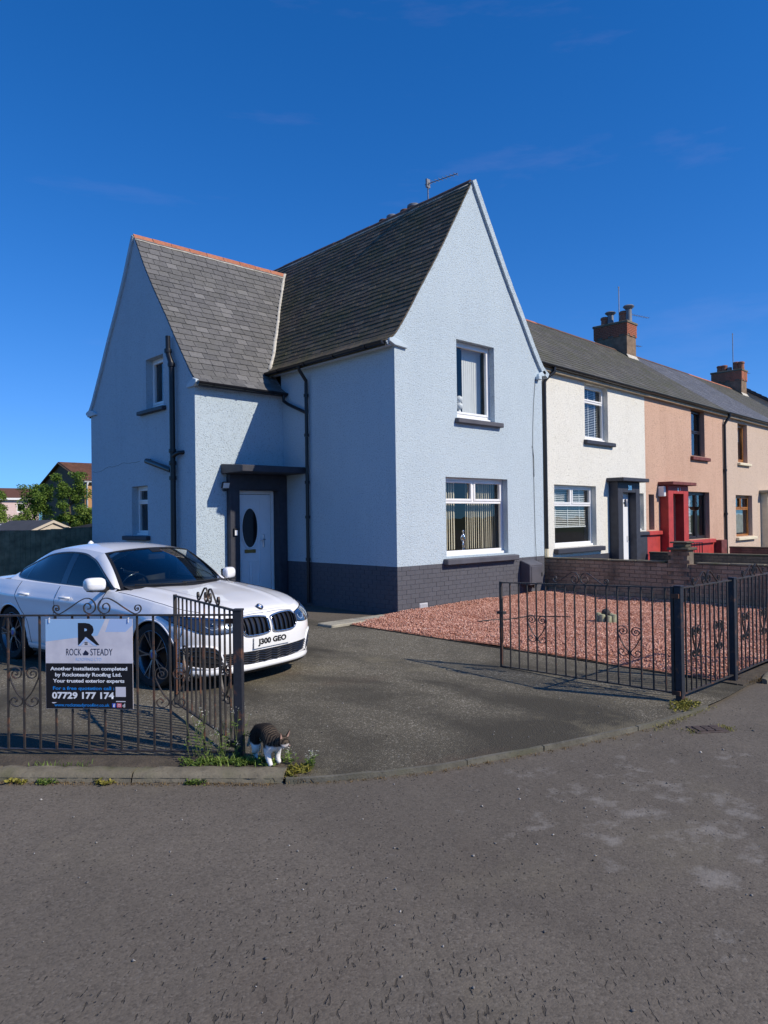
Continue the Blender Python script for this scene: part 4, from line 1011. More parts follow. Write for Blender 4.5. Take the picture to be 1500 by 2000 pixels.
mb = MB(); mb.tube([(6.25, -.19, 5.16), (6.25, -.19, 5.06), (6.14, -.08, 4.84), (6.12, -.06, 4.76), (6.12, -.06, .05)], .045, 9); mb.build('downpipe', 'gutter_black', hp, smooth=50)
for z in (1.7, 3.2): MB().lathe([(.06, -.04), (.06, .04)], (6.12, -.06, z), n=10).build('pipe_collar', 'gutter_black', hp)
terr_chimney(rf, 5.49, 6.29, 3.10, 4.45, 8.93, [(3.42, .44, 'pot'), (3.22, .62, 'cowl'), (4.18, .36, 'pot'), (3.95, .52, 'cowl'), (3.7, .08, 'stub')])
# --- beige house
hbg = terr('beige_house', 'beige harled terrace house with brown window frames and cream sills', 12.30)
terrace_body(hbg, 6.1, 'harl_beige', [rect(1.44, 2.45, 3.56, 4.96), rect(1.13, 2.87, .88, 2.37), rect(4.2, 5.0, .02, 2.35)], 'slate_blue', 'ridge_dark', 14)
window(hbg, Fl, 1.44, 2.45, 3.56, 4.96, .14, [(0, 1, 0, 1, True)], fmat='brown_wood', sill=(1.38, 2.62, 3.55, .11, .10), sillmat='paint_cream', cill=False, bar=.075)
window(hbg, Fl, 1.13, 2.87, .88, 2.37, .14, [(0, 1, 0, .68, False), (0, .5, .68, 1, True), (.5, 1, .68, 1, True)], fmat='brown_wood', sill=(1.08, 3.05, .87, .12, .12), sillmat='paint_cream', cill=False, bar=.07)
mb = MB(); mb.quad((1.54, .27, 4.35), (2.35, .27, 4.35), (2.35, .27, 4.9), (1.54, .27, 4.9))
at_terr(tag(mb.build('roller_blind', 'blind_white'), 'white roller blind half down in the upper brown framed window', 'blind'), 12.30)
mb = MB(); mb.grid([[(1.25+1.5*t, .30+.02*math.sin(t*60), z) for z in (1.0, 1.85)] for t in np.linspace(0, 1, 60)])
at_terr(tag(mb.build('net_curtain', 'curtain', smooth=True), 'pale green net curtain in the lower brown framed window', 'curtain'), 12.30)
door_porch(hbg, 3.85, 5.3, 2.48, 2.2, .26, 4.2, 5.0, 'paint_cream', 'concrete', 'brown_wood', (3.66, 5.45, .46))
# --- the next house, mostly its roof and chimney
hn = terr('terrace_house', 'farthest terrace house at the right edge, only roof and chimney in view', 18.40)
rf = terrace_body(hn, 6.1, 'harl_white', [], 'slate_terrace', 'ridge_clay', 14)
terr_chimney(rf, 5.35, 6.15, 3.05, 4.5, 8.80, [(3.42, .42, 'pot'), (3.2, .40, 'pot'), (4.2, .34, 'pot'), (4.0, .34, 'pot'), (3.75, .2, 'stub')])
# aerials on the chimneys
def add_aerial(label, t0, loc, hgt, d, ln, parent_cat='aerial', n=8, z=None):
    an = thing('tv_aerial', label, 'aerial', TO+TU*loc[0]+TN*loc[1]+Vector((0, 0, loc[2])), TA); aerial(an, hgt, d, n, ln, 0., .2); return an
a1 = add_aerial('TV aerial on the near terrace chimney above the pink house', 0, (12.30, 3.3, 8.6), .75, (1, -.25, 0), 1.1)
MB().tube([(-.25, .3, .3), (-.25, .3, 1.75)], .018, 6).build('pole', 'metal_grey', a1); MB().tube([(-.31, .3, 1.72), (-.19, .3, 1.72)], .012, 5).build('pole_cap', 'metal_grey', a1)
a2 = add_aerial('lower TV aerial pointing right from the side of the near terrace chimney', 0, (12.47, 3.6, 7.6), .72, (1, -.2, 0), 1.0, n=10)
a3 = add_aerial('TV aerial on the far terrace chimney at the right edge', 0, (24.72, 3.6, 8.2), .75, (1, -.15, 0), 1.3)
MB().tube([(-.5, 0, .7), (-.5, 0, 2.5)], .02, 6).build('pole', 'metal_grey', a3); MB().tube([(-.58, 0, 2.45), (-.42, 0, 2.45)], .014, 5).build('pole_cap', 'metal_grey', a3)

# ================================================================ brick garden wall
stone_mat('dark_cap', (.13, .11, .085), .5)
GW = thing('garden_wall', 'weathered buff brick garden wall between gravel plot and white house', 'wall', (4.6, .34, 0))
GW.rotation_euler = (0, 0, R(-90))    # local x runs down the garden, local y into the neighbour's side
mb = MB(); mb.box(.0, 6.6, .008, .10, -.05, .76); mb.build('wall_core', 'mortar', GW)
BL, BH = .225, .0765
bme = [brick_mesh(BL-.010, BH-.010, .095, 'brick_buff', .004), brick_mesh(BL/2-.010, BH-.010, .095, 'brick_buff', .004)]
for r_ in range(10):
    off = BL/2 if r_ % 2 else 0
    if off: o = obj('brick', bme[1], GW); o.location = (BL/4, 0, (r_+.5)*BH)
    for i in range(29):
        o = obj('brick', bme[0], GW); o.location = (off+(i+.5)*BL, random.uniform(-.003, .003), (r_+.5)*BH)
        o.rotation_euler = (random.uniform(-.012, .012), 0, random.uniform(-.008, .008))
x = 0
for i in range(11):
    ln = .6
    if 3.05 < x+.3 < 3.5: x += ln; continue
    MB().box(x+.004, x+ln-.004, -.018, .122, .766, .805+random.uniform(-.004, .004)).build('coping_stone', 'kerb_stone', GW, bevel=.01); x += ln
pr = MB(); pr.box(3.12, 3.44, -.03, .25, .0, 1.02); pier = pr.build('pier', 'mortar', GW, bevel=.004)
bpr = brick_mesh(.205, .066, .02, 'brick_buff', .003)
for r_ in range(13):
    for c_ in range(2):
        if r_ % 2 and c_: continue
        o = obj('brick', bpr, GW); o.location = ((3.175+.21*c_ if not r_ % 2 else 3.28)-(0 if r_ % 2 else .0), -.040, .04+r_*.0765)
MB().box(3.07, 3.49, -.09, .30, 1.02, 1.075).build('pier_cap', 'dark_cap', GW, bevel=.015); MB().box(3.15, 3.41, -.01, .22, 1.075, 1.155).build('pier_cap', 'dark_cap', GW, bevel=.015)
MB().box(3.11, 3.45, -.05, .26, 1.155, 1.185).build('pier_cap', 'dark_cap', GW, bevel=.01)
def low_wall(label, x0, y0, ln, h):
    g = thing('low_wall', label, 'wall', (x0, y0, 0), R(-90)); mb = MB(); mb.box(0, ln, 0, .1, -.05, h-.04); mb.build('wall_core', 'mortar', g)
    mb = MB(); r_ = 0; z = 0
    while z+BH < h-.02:
        x = -(BL/2 if r_ % 2 else 0)
        while x < ln:
            a, b = max(x+.005, 0), min(x+BL-.005, ln); x += BL
            if b-a > .03: mb.box(a, b, -.012, .112, z+.005, z+BH-.005)
        z += BH; r_ += 1
    o = mb.build('wall_brickwork', 'brick_buff', g); o['kind'] = 'stuff'
    MB().box(-.01, ln, -.03, .13, z, z+.05).build('coping', 'kerb_stone', g, bevel=.01)
low_wall('low brown brick wall behind the garden wall, before the pink house', 10.55, .70, 7.1, .66)
low_wall('farther low brown brick wall before the beige house at the right', 16.7, .95, 7.4, .62)
struct(MB().quad((4.72,-6.12,-.002),(30,-6.12,-.002),(30,2.0,-.002),(4.72,.55,-.002)).build('front_gardens', 'soil'))
rl = thing('hand_railing', 'thin black hand railing between the white and the red doorways', 'railing', TO+TU*5.65-TN*1.1, TA)
MB().tube([(0, 0, 0), (0, 0, .92), (1.55, -.05, .90), (1.55, -.05, 0)], .014, 6).build('rail', 'black_plastic', rl)
for i in range(1, 9): MB().tube([(i*.17, -.006*i, 0), (i*.17, -.006*i, .91)], .008, 5).build('baluster', 'black_plastic', rl)
MB().box(-.11, .02, -.03, .03, 0, .86).build('post', 'black_plastic', rl)
# ================================================================ iron railings and gates
metalpaint('iron', (.040, .035, .032), .5, .12); metalpaint('iron_post', (.022, .024, .032), .45, .1); metalpaint('iron_rust', (.10, .045, .028), .85, .9)
HALF_TOP = [(.300,.045),(.312,.050),(.312,.035),(.298,.030),(.287,.045),(.296,.066),(.322,.068),(.335,.045),(.322,.018),(.292,.006),(.26,.018),(.20,.055),(.14,.095),(.085,.120),(.04,.112),(.012,.075),(.015,.035),(.05,.008),(.09,.022),(.098,.06),(.075,.084),(.048,.07),(.05,.045),(.07,.043)]
HALF_IN = [(.07,.24),(.055,.235),(.05,.25),(.065,.265),(.09,.255),(.092,.23),(.065,.212),(.03,.225),(.022,.26),(.05,.288),(.095,.285),(.115,.25),(.105,.20),(.06,.11),(.015,.055),(.018,.025),(.05,.005),(.09,.015),(.105,.045),(.085,.068),(.06,.058),(.058,.04),(.072,.038)]
def scroll(half, cx, z0, sx, sz, parent, name, mirror):
    p = smoothpath([(cx+mirror*u*sx, 0, z0+v*sz) for u, v in half], 4)
    return MB().bar(p, (0,1,0), .014, .006).build(name, 'iron', parent)
def railing(name, label, cat, P0, P1, zt, zb, bars, tops, inners, stiles=(), group=None, sx=1., bar_r=.0065, in_sx=1., in_z=.345):
    """zt, zb: (start, end) heights of the rails. local x runs from P0 to P1"""
    P0, P1 = Vector(P0), Vector(P1); d = P1-P0; ln = d.length
    t = thing(name, label, cat, P0, math.atan2(d.y, d.x), group)
    ztf = lambda s: zt[0]+(zt[1]-zt[0])*s/ln; zbf = lambda s: zb[0]+(zb[1]-zb[0])*s/ln
    for zf, w_ in ((ztf, .026), (zbf, .026)):
        mb = MB(); a, b = 0, ln
        mb.add([(a,-w_/2,zf(a)-.006),(b,-w_/2,zf(b)-.006),(b,w_/2,zf(b)-.006),(a,w_/2,zf(a)-.006),(a,-w_/2,zf(a)+.006),(b,-w_/2,zf(b)+.006),(b,w_/2,zf(b)+.006),(a,w_/2,zf(a)+.006)],
            [(0,3,2,1),(4,5,6,7),(0,1,5,4),(1,2,6,5),(2,3,7,6),(3,0,4,7)]); mb.build('rail', 'iron', t)
    for s in bars:
        r_ = bar_r; e = random.uniform(-.004, .004)
        mb = MB(); mb.add([(s+e*k_+x, y, z) for k_, z in ((0, zbf(s)+.006), (1, ztf(s)-.006)) for x, y in ((-r_,-r_),(r_,-r_),(r_,r_),(-r_,r_))],
            [(0,3,2,1),(4,5,6,7),(0,1,5,4),(1,2,6,5),(2,3,7,6),(3,0,4,7)]); mb.build('baluster', 'iron', t)
    for s in stiles: MB().box(s-.014, s+.014, -.014, .014, zbf(s)-.02, ztf(s)+.012).build('stile', 'iron', t)
    for c_ in tops:
        for m_ in (1, -1): scroll(HALF_TOP, c_, ztf(c_)+.004, sx, 1.0, t, 'top_scroll', m_)
    for c_ in inners:
        for m_ in (1, -1): scroll(HALF_IN, c_, in_z, in_sx, 1.0, t, 'scroll', m_)
    return t
def post(label, x, y, h=1.05, s_=.031, rz=0., mat_='iron_post'):
    t = thing('gate_post', label, 'post', (x, y, -.02), rz, 'square iron posts of the railings')
    MB().box(-s_, s_, -s_, s_, 0, h+.01).build('shaft', mat_, t, bevel=.003); MB().box(-s_-.004, s_+.004, -s_-.004, s_+.004, h+.008, h+.024).build('cap', mat_, t, bevel=.003)
    return t
A0 = Vector((-6.06, -4.66, 0)); FU = Vector((-.676, .737, 0)).normalized(); FNn = Vector((-FU.y, FU.x, 0))
pL = post('square dark post where the left gate meets the left railings', A0.x, A0.y, 1.06, rz=math.atan2(FU.y, FU.x))
pR = post('square dark post where the right gate meets the right railings', -2.39, -6.19, 1.05)
p2 = post('square dark post between the two right hand railing panels', -1.22, -6.20, 1.05)
p3 = post('square dark post at the far end of the right railings', -.05, -6.20, 1.05)
post('square dark post at the far end of the left railings', *(A0+FU*3.2).xy, 1.05, rz=math.atan2(FU.y, FU.x))
MB().box(-.02, .16, -.012, .012, .0, .028).build('rusty_bracket', 'iron_rust', p2); 
for z in (.10, .98): MB().box(-.05, -.03, -.02, .05, z-.02, z+.02).build('hinge', 'iron_rust', pR)
for z in (.10, .99): MB().box(.03, .10, -.035, -.01, z-.015, z+.02).build('hinge', 'iron_rust', pL)
fenceL = railing('railings', 'left iron railings carrying the advertising sign', 'railing', A0+FU*.036, A0+FU*3.165, (1.02, 1.02), (.035, .035),
    [.10+.1235*i for i in range(25)], [1.02, 2.5], [.47, 1.582, 2.32], sx=1.0)
G1 = Vector((-5.79, -3.15, 0)); gu = (G1-A0).normalized()
gateL = railing('gate', 'left iron gate standing open beside the white car', 'gate', A0+gu*.05, A0+gu*1.55, (1.045, 1.03), (.085, .075), [.115*i+.115 for i in range(12)], [.60], [.23, 1.15], stiles=(.012, 1.488), sx=.78, in_sx=.95, in_z=.33)
gateR = railing('gate', 'right iron gate standing open before the gravel', 'gate', (-2.388, -6.14, 0), (-2.28, -4.06, 0), (1.03, .955), (.07, .01), [.085+.1235*i for i in range(16)], [1.01], [.455, 1.565], stiles=(.012, 2.07), in_sx=1.12, in_z=.335)
mb = MB(); mb.tube([(1.45, .0, .16), (1.47, .0, .16), (1.47, .0, .62)], .011, 6); mb.build('drop_bolt', 'iron_rust', gateL)
MB().box(2.02, 2.11, -.03, .03, .60, .63).build('latch', 'iron', gateR); MB().tube([(2.035, .02, .28), (2.035, .02, .78)], .010, 6).build('drop_bolt', 'iron', gateR)
MB().tube([(2.045, .03, .04), (2.045, .03, .45)], .012, 6).build('drop_bolt', 'iron_rust', gateR)
railing('railings', 'right iron railings, panel next to the open gate', 'railing', (-2.355, -6.20, 0), (-1.255, -6.20, 0), (1.03, 1.025), (.065, .065), [.075+.1035*i for i in range(10)], [.525], [.3, .775], sx=.9, in_sx=.8, in_z=.36)
railing('railings', 'right iron railings, panel at the right edge of the photograph', 'railing', (-1.185, -6.20, 0), (-.085, -6.20, 0), (1.03, 1.035), (.07, .085), [.075+.1035*i for i in range(10)], [.525], [.3, .775], sx=.9, in_sx=.8, in_z=.37)

# ================================================================ advertising sign on the left railings
k = NT('print_photo'); v = k.pos(True)
c = k.ramp(k.noise(v, 9, 3), .3, .7, (.62, .60, .66), (.78, .75, .79)); k.bsdf(c, .25, spec=.5)
for nme, col in dict(print_black=(.012, .012, .016), print_white=(.85, .87, .9), print_navy=(.02, .025, .06), print_blue=(.015, .22, .62), print_sky=(.36, .58, .85), print_pale=(.45, .60, .88), print_fb=(.06, .12, .55), print_pink=(.75, .16, .22), print_bg=(.68, .66, .72)).items(): plain(nme, col, .3, var=.02)
SG = thing('advertising_sign', 'square plastic roofing advert sign tied to the left railings', 'sign')
sS, zTop, SWd = 1.44, .995, .66
ax = -FU; org = A0+FU*(sS)+FNn*.022
# sign plane faces the street; local X runs left to right as read, local Z up, -Y towards the reader
nrm_street = Vector((ax.y, -ax.x, 0))
if (CAM_LOC-A0).dot(nrm_street) < 0: nrm_street = -nrm_street
SG.location = A0+FU*sS+nrm_street*.016+Vector((0, 0, zTop-.655)); SG.rotation_euler = (0, 0, math.atan2(ax.y, ax.x))
SGY = 1 if Vector((-math.sin(SG.rotation_euler.z), math.cos(SG.rotation_euler.z), 0)).dot(nrm_street) > 0 else -1
MB().box(0, SWd, -.002, .002, 0, .655).build('board', 'print_bg', SG)
PS = SWd/1340
def sx_(x): return (x-95)*PS
def sy_(y): return .655-(y-130)*.655/1395
def poly(pts, mat_, lvl, name='print'):
    mb = MB(); vs = [(sx_(x), SGY*(.0022+.0003*lvl), sy_(y)) for x, y in pts]; mb.add(vs, [tuple(range(len(vs)))]); return mb.build(name, mat_, SG, fix=False)
def words(s, x0, x1, y0, y1, mat_, lvl=3, bold=0.):
    me = text_mesh(s, 1., bold, align='LEFT'); co = np.array([q.co[:] for q in me.vertices]); lo, hi = co.min(0), co.max(0)
    X0, X1, Z0, Z1 = sx_(x0), sx_(x1), sy_(y1), sy_(y0)
    for q in me.vertices:
        a = (q.co.x-lo[0])/(hi[0]-lo[0]); b = (q.co.y-lo[1])/(hi[1]-lo[1]); q.co = (X0+a*(X1-X0), SGY*(.0022+.0003*lvl), Z0+b*(Z1-Z0))
    me.materials.append(M(mat_)); o = obj('lettering', me, SG); o['kind'] = 'stuff'; return o
poly([(97,132),(1433,132),(1433,815),(97,815)], 'print_photo', 0); poly([(97,132),(1020,132),(900,390),(560,420),(97,480)], 'print_sky', 1); poly([(1090,132),(1433,132),(1433,230),(1330,330),(1020,330)], 'print_pale', 1)
poly([(97,818),(1433,818),(1433,1523),(97,1523)], 'print_black', 0)
words('R', 600, 930, 190, 535, 'print_black', 3, .055)
poly([(600,548),(640,548),(720,462),(850,548),(900,548),(722,408)], 'print_pale', 4); poly([(640,550),(722,466),(845,550)], 'print_photo', 4)
for a, b in ((702, 488), (727, 488), (702, 513), (727, 513)): poly([(a,b),(a+20,b),(a+20,b+20),(a,b+20)], 'print_black', 5)
words('ROCK', 415, 650, 590, 695, 'print_navy'); words('STEADY', 790, 1130, 590, 695, 'print_navy')
poly([(670,660),(690,660),(690,640),(715,612),(745,640),(765,660),(755,692),(680,692)], 'print_navy', 3); words('ROOFING LTD', 565, 960, 730, 780, 'print_pale')
words('Another installation completed', 165, 1350, 872, 945, 'print_white', 2, .03); words('by Rocksteady Roofing Ltd.', 240, 1265, 965, 1040, 'print_white', 2, .03); words('Your trusted exterior experts', 205, 1305, 1062, 1135, 'print_white', 2, .03)
words('For a free quotation call :', 205, 1150, 1178, 1248, 'print_blue', 2, .03); words('07729 177 174', 190, 1145, 1265, 1372, 'print_white', 2, .035)
words('www.rocksteadyroofing.co.uk', 225, 1075, 1440, 1505, 'print_blue', 2, .018)
poly([(1170,1182),(1325,1182),(1325,1335),(1170,1335)], 'print_bg', 2)
poly([(1115,1435),(1172,1435),(1172,1498),(1115,1498)], 'print_fb', 2); words('f', 1132, 1158, 1442, 1498, 'print_white', 3, .03)
poly([(1188,1435),(1258,1435),(1258,1498),(1188,1498)], 'print_pink', 2); poly([(1205,1450),(1241,1450),(1241,1483),(1205,1483)], 'print_white', 3); poly([(1211,1456),(1235,1456),(1235,1477),(1211,1477)], 'print_pink', 4)
words('d', 1276, 1312, 1438, 1496, 'print_white', 3, .01); poly([(1175,1400),(1320,1400),(1320,1415),(1175,1415)], 'print_bg', 2); poly([(185,1425),(265,1425),(230,1442),(200,1442)], 'print_bg', 2)
for x in (.03, SWd-.03):
    for z in (.63,): MB().tube([(x, -.03*SGY*0, z), (x, SGY*.006, z), (x, SGY*.006, z+.03), (x, -SGY*.03, z+.035)], .003, 5).build('cable_tie', 'white_plastic', SG)
# ================================================================ white saloon car
def car_paint(name, col):
    k = NT(name); k.bsdf(col, .32, None, 0., .5, coat=1., coat_rough=.02); return k.m
car_paint('car_white', (.88, .88, .88)); car_paint('car_black_gloss', (.010, .010, .012))
plain('car_trim', (.012, .012, .013), .5, var=0); plain('tyre', (.018, .018, .018), .85, var=.15, bscale=60, obj=True); plain('rim_grey', (.22, .22, .23), .3, metal=.8, var=0); plain('rim_black', (.012, .012, .014), .3, metal=.2, var=0)
plain('car_seat', (.030, .029, .030), .7, var=.1); plain('plate_white', (.78, .78, .75), .35, var=0); plain('plate_black', (.01, .01, .012), .4, var=0)
plain('badge_blue', (.03, .13, .42), .25, var=0); plain('chrome_dark', (.10, .10, .11), .2, metal=1., var=0); plain('lamp_inner', (.15, .155, .17), .25, metal=.7, var=0); plain('drl', (.85, .88, .92), .2, var=0); plain('satin_chrome', (.62, .63, .65), .22, metal=1., var=0)
glass('car_glass', (.60, .68, .66), 1.1); glass('car_glass_side', (.22, .25, .27), .75, see=.75); glass('car_glass_privacy', (.06, .07, .08), .7, see=.3); glass('lamp_glass', (.75, .80, .85), 1.3)
CAR = thing('car', 'white saloon car with black kidney grille parked on the drive', 'car', (-4.94, -.59, 0), math.atan2(-2.85, .55))
F_z = sinterp([(.10, 2.13), (.16, 2.185), (.24, 2.215), (.36, 2.225), (.50, 2.23), (.60, 2.215), (.68, 2.175), (.745, 2.10), (.80, 2.02)])
R_z = sinterp([(.10, -2.30), (.22, -2.40), (.45, -2.47), (.70, -2.46), (.90, -2.44), (1.05, -2.42), (1.2, -2.38)])
W_f = sinterp([(0, .845), (.06, .868), (.22, .893), (.40, .905), (.58, .913), (.72, .912), (.80, .898), (.90, .868), (1.0, .822)])
ZT = sinterp([(-2.5, .955), (-2.3, .980), (-2.0, .995), (-1.6, .992), (-1.0, .978), (-.3, .962), (.4, .945), (.8, .925), (1.2, .885), (1.5, .845), (1.75, .80), (1.95, .765), (2.05, .748), (2.12, .738), (2.25, .73)])
ZB = sinterp([(-2.5, .28), (-2.2, .24), (-1.85, .20), (-1.0, .17), (1.0, .17), (1.8, .165), (2.3, .165)])
XFS, XRS = 1.40, -1.85        # where the ends begin to round
NF, NR = 3.3, 3.2
def contour(f):
    """half plan at relative height f: front centre -> rear centre, (x,y,z) with y>=0"""
    pts = []
    Wd = W_f(f)
    for th in np.linspace(0, math.pi/2, 40)[:-1]:
        yy = Wd*math.sin(th)**(2/NF) if th > 0 else 0.
        # x for this height: iterate since z depends on x
        x = 2.1
        for _ in range(4):
            z = ZB(x)+(ZT(x)-ZB(x))*f; Fx = F_z(z); x = XFS+(Fx-XFS)*math.cos(th)**(2/NF)
        pts.append((x, yy, ZB(x)+(ZT(x)-ZB(x))*f))
    for x in np.linspace(XFS, XRS, 112):
        fl = .012*math.exp(-((x-1.4255)/.33)**2)+.02*math.exp(-((x+1.4255)/.36)**2)
        sh = 1. if f < .9 else 1-(f-.9)*2
        pts.append((x, Wd+fl*max(0, sh)*(1 if f > .1 else .5), ZB(x)+(ZT(x)-ZB(x))*f))
    for th in np.linspace(math.pi/2, 0, 26)[1:]:
        yy = Wd*math.sin(th)**(2/NR) if th > 0 else 0.
        x = -2.4
        for _ in range(4):
            z = ZB(x)+(ZT(x)-ZB(x))*f; Rx = R_z(z); x = XRS+(Rx-XRS)*math.cos(th)**(2/NR)
        pts.append((x, yy, ZB(x)+(ZT(x)-ZB(x))*f))
    return pts
FL = [0, .03]+[round(.06+.027*i, 4) for i in range(24)]+[.70, .72, .74, .775, .80, .83, .87, .91, .94, .965, .985, 1.0]
CT = [contour(f) for f in FL]
# a crisp shoulder crease and a lower door crease
for k_, f in enumerate(FL):
    for i, (x, y, z) in enumerate(CT[k_]):
        if -2.2 < x < 1.6:
            w_ = math.exp(-((f-.785)/.035)**2)*.010*min(1, (1.6-x)/.5)*min(1, (x+2.2)/.4)
            w2 = -math.exp(-((f-.68)/.09)**2)*.012*max(0, 1-abs((x+.1)/1.35))
            w3 = math.exp(-((f-.16)/.05)**2)*.012*max(0, 1-abs(x/1.2)**2)
            CT[k_][i] = (x, y+w_+w2+w3, z)
WHX, WHR = 1.4255, .366
def arch_snap(v):
    x, y, z = v
    for wx in (WHX, -WHX):
        d = math.hypot(x-wx, z-.33)
        if abs(d-WHR) < .0185 and z > .1: s = WHR/d; return (wx+(x-wx)*s, y, .33+(z-.33)*s)
    return v
def in_arch(x, z): return any(math.hypot(x-wx, z-.33) < WHR-.002 for wx in (WHX, -WHX))
def body_side(sign):
    mb = MB(); n = len(CT[0]); V = [[arch_snap((x, y*sign, z)) for x, y, z in row] for row in CT]
    vs = [q for row in V for q in row]; fs = []
    for k_ in range(len(FL)-1):
        for i in range(n-1):
            q = [V[k_][i], V[k_][i+1], V[k_+1][i+1], V[k_+1][i]]
            cx_, cy_, cz_ = (sum(a[j] for a in q)/4 for j in range(3))
            if abs(cy_) > .5 and in_arch(cx_, cz_): continue
            fs.append((k_*n+i, k_*n+i+1, (k_+1)*n+i+1, (k_+1)*n+i))
    mb.add(vs, fs); return mb
bd = body_side(1); b2 = body_side(-1); bd.add(b2.v, b2.f)
# bonnet: from the front top contour back to the scuttle
TOPC = CT[-1]
ihood = [i for i, p in enumerate(TOPC) if p[0] > .62]
ZC = sinterp([(.6, .985), (.98, .962), (1.3, .925), (1.6, .885), (1.85, .835), (2.0, .790), (2.06, .765), (2.10, .742), (2.2, .735)])
rows = []
x_first, x_last = TOPC[0][0], TOPC[ihood[-1]][0]
for i in ihood:
    x, y, z = TOPC[i]; t = (x_first-x)/(x_first-x_last)
    xc = x_first-(x_first-.93)*t
    row = []
    for w_ in np.linspace(-1, 1, 41):
        a = abs(w_); xx = xc+(x-xc)*a**2.2; yy = y*w_
        prof = 1-a**2.6; zz = z+(ZC(xx)-z)*prof
        zz += .013*math.exp(-((abs(yy)-.40-.12*t)/.032)**2)*min(1, t*4)*min(1, y/.6)       # bonnet creases
        zz -= .006*math.exp(-(yy/.2)**2)*min(1, t*3)
        row.append((xx, yy, zz))
    rows.append(row)
bd.grid(rows)
# boot lid deck
irear = [i for i, p in enumerate(TOPC) if p[0] < -1.72]
rows = []
for i in irear:
    x, y, z = TOPC[i]; rows.append([(x+(.02*(1-abs(w_)**2) if x > -2.3 else 0), y*w_, z+.03*(1-abs(w_)**2.5)*min(1, (x+2.5)/.25)) for w_ in np.linspace(-1, 1, 31)])
bd.grid(rows)
body = bd.build('body', 'car_white', CAR, smooth=42, fix=False)
bm = bmesh.new(); bm.from_mesh(body.data); bmesh.ops.remove_doubles(bm, verts=bm.verts, dist=.0012); bmesh.ops.recalc_face_normals(bm, faces=bm.faces); bm.to_mesh(body.data); bm.free(); body.data.update()
# underbody + wheel housings + cabin tub (dark)
un = MB(); un.box(-2.2, 2.0, -.80, .80, .15, .19); un.box(-1.0, 1.0, -.86, .86, .15, .19)
for wx in (WHX, -WHX):
    for s_ in (1, -1):
        P = [[(wx+(WHR+.006)*math.cos(a), s_*y, .33+(WHR+.006)*math.sin(a)) for a in np.linspace(-.45, math.pi+.45, 26)] for y in (.55, .902)]
        un.grid(P); un.add([(wx+(WHR+.01)*math.cos(a), s_*.56, .33+(WHR+.01)*math.sin(a)) for a in np.linspace(0, 2*math.pi, 26)[:-1]], [tuple(range(25))])
un.build('underbody', 'car_trim', CAR)
tb = MB(); tb.add([(.95, 0, .93), (.62, .80, .93), (-1.75, .80, .96), (-2.0, 0, 1.0), (-1.75, -.80, .96), (.62, -.80, .93)], [(0, 1, 2, 3, 4, 5)]); tb.build('cabin_shelf', 'car_trim', CAR)
# ---- greenhouse
WB_c, WB_k = Vector((.965, 0, .955)), Vector((.64, .735, .955))       # windscreen base
WT_c, WT_k = Vector((.20, 0, 1.385)), Vector((.115, .585, 1.340))     # windscreen top
def scr(t, v, off=0., inset=0.):
    """windscreen surface: t -1..1 across, v 0..1 up"""
    a = abs(t)*(1-inset)
    b = WB_c.lerp(Vector((WB_k.x, WB_k.y, WB_k.z)), 0); bx_ = WB_c.x+(WB_k.x-WB_c.x)*a**2.1; by = WB_k.y*a
    tx = WT_c.x+(WT_k.x-WT_c.x)*a**2.1; ty = WT_k.y*a
    bz = WB_c.z+(WB_k.z-WB_c.z)*a**2; tz = WT_c.z+(WT_k.z-WT_c.z)*a**2.2
    bow = .022*math.sin(math.pi*v)
    s_ = 1 if t >= 0 else -1
    return Vector((bx_+(tx-bx_)*v+bow*.5+off*.5, s_*(by+(ty-by)*v), bz+(tz-bz)*v+bow+off))
mb = MB(); mb.grid([[scr(t, v) for v in np.linspace(0, 1, 12)] for t in np.linspace(-1, 1, 31)]); mb.build('windscreen', 'car_glass', CAR, smooth=True)
mb = MB()      # black band round the glass, and scuttle
for t0_, t1_, v0_, v1_ in ((-1, 1, 0, .06), (-1, 1, .955, 1), (-1, -.955, 0, 1), (.955, 1, 0, 1), (-.12, .12, .86, .96)):
    mb.grid([[scr(t, v, .003) for v in np.linspace(v0_, v1_, 6)] for t in np.linspace(t0_, t1_, 24)])
mb.grid([[scr(t, 0, .002)+Vector((.07*k_, 0, -.012*k_)) for k_ in (0, 1)] for t in np.linspace(-1, 1, 24)])
mb.build('windscreen_band', 'car_trim', CAR, smooth=True)
# roof rail (edge where roof meets side), belt and window outline
RAIL = smoothpath([(.115, .585, 1.340), (-.25, .582, 1.378), (-.6, .585, 1.388), (-.95, .577, 1.362), (-1.2, .565, 1.300), (-1.48, .558, 1.205), (-1.80, .575, 1.065), (-1.95, .60, .998)], 6)
rx = [p[0] for p in RAIL][::-1]; ry = [p[1] for p in RAIL][::-1]; rz = [p[2] for p in RAIL][::-1]
RY = lambda x: float(np.interp(x, rx, ry)); RZ = lambda x: float(np.interp(x, rx, rz))
ROOFC = sinterp([(-2.05, 1.005), (-1.95, 1.025), (-1.65, 1.185), (-1.32, 1.340), (-1.05, 1.405), (-.75, 1.438), (-.4, 1.440), (-.1, 1.42), (.20, 1.385)])
def roofp(x, t):
    a = abs(t); s_ = 1 if t >= 0 else -1; xr = x
    return (x-(.10*a**2 if x > -.3 else .10*a**2*max(0, (x+1.4)/1.1)) , s_*RY(x-.1*a*a if x > -.3 else x)*a, RZ(x)+(ROOFC(x)-RZ(x))*(1-a**2.2))
mb = MB(); rows = []
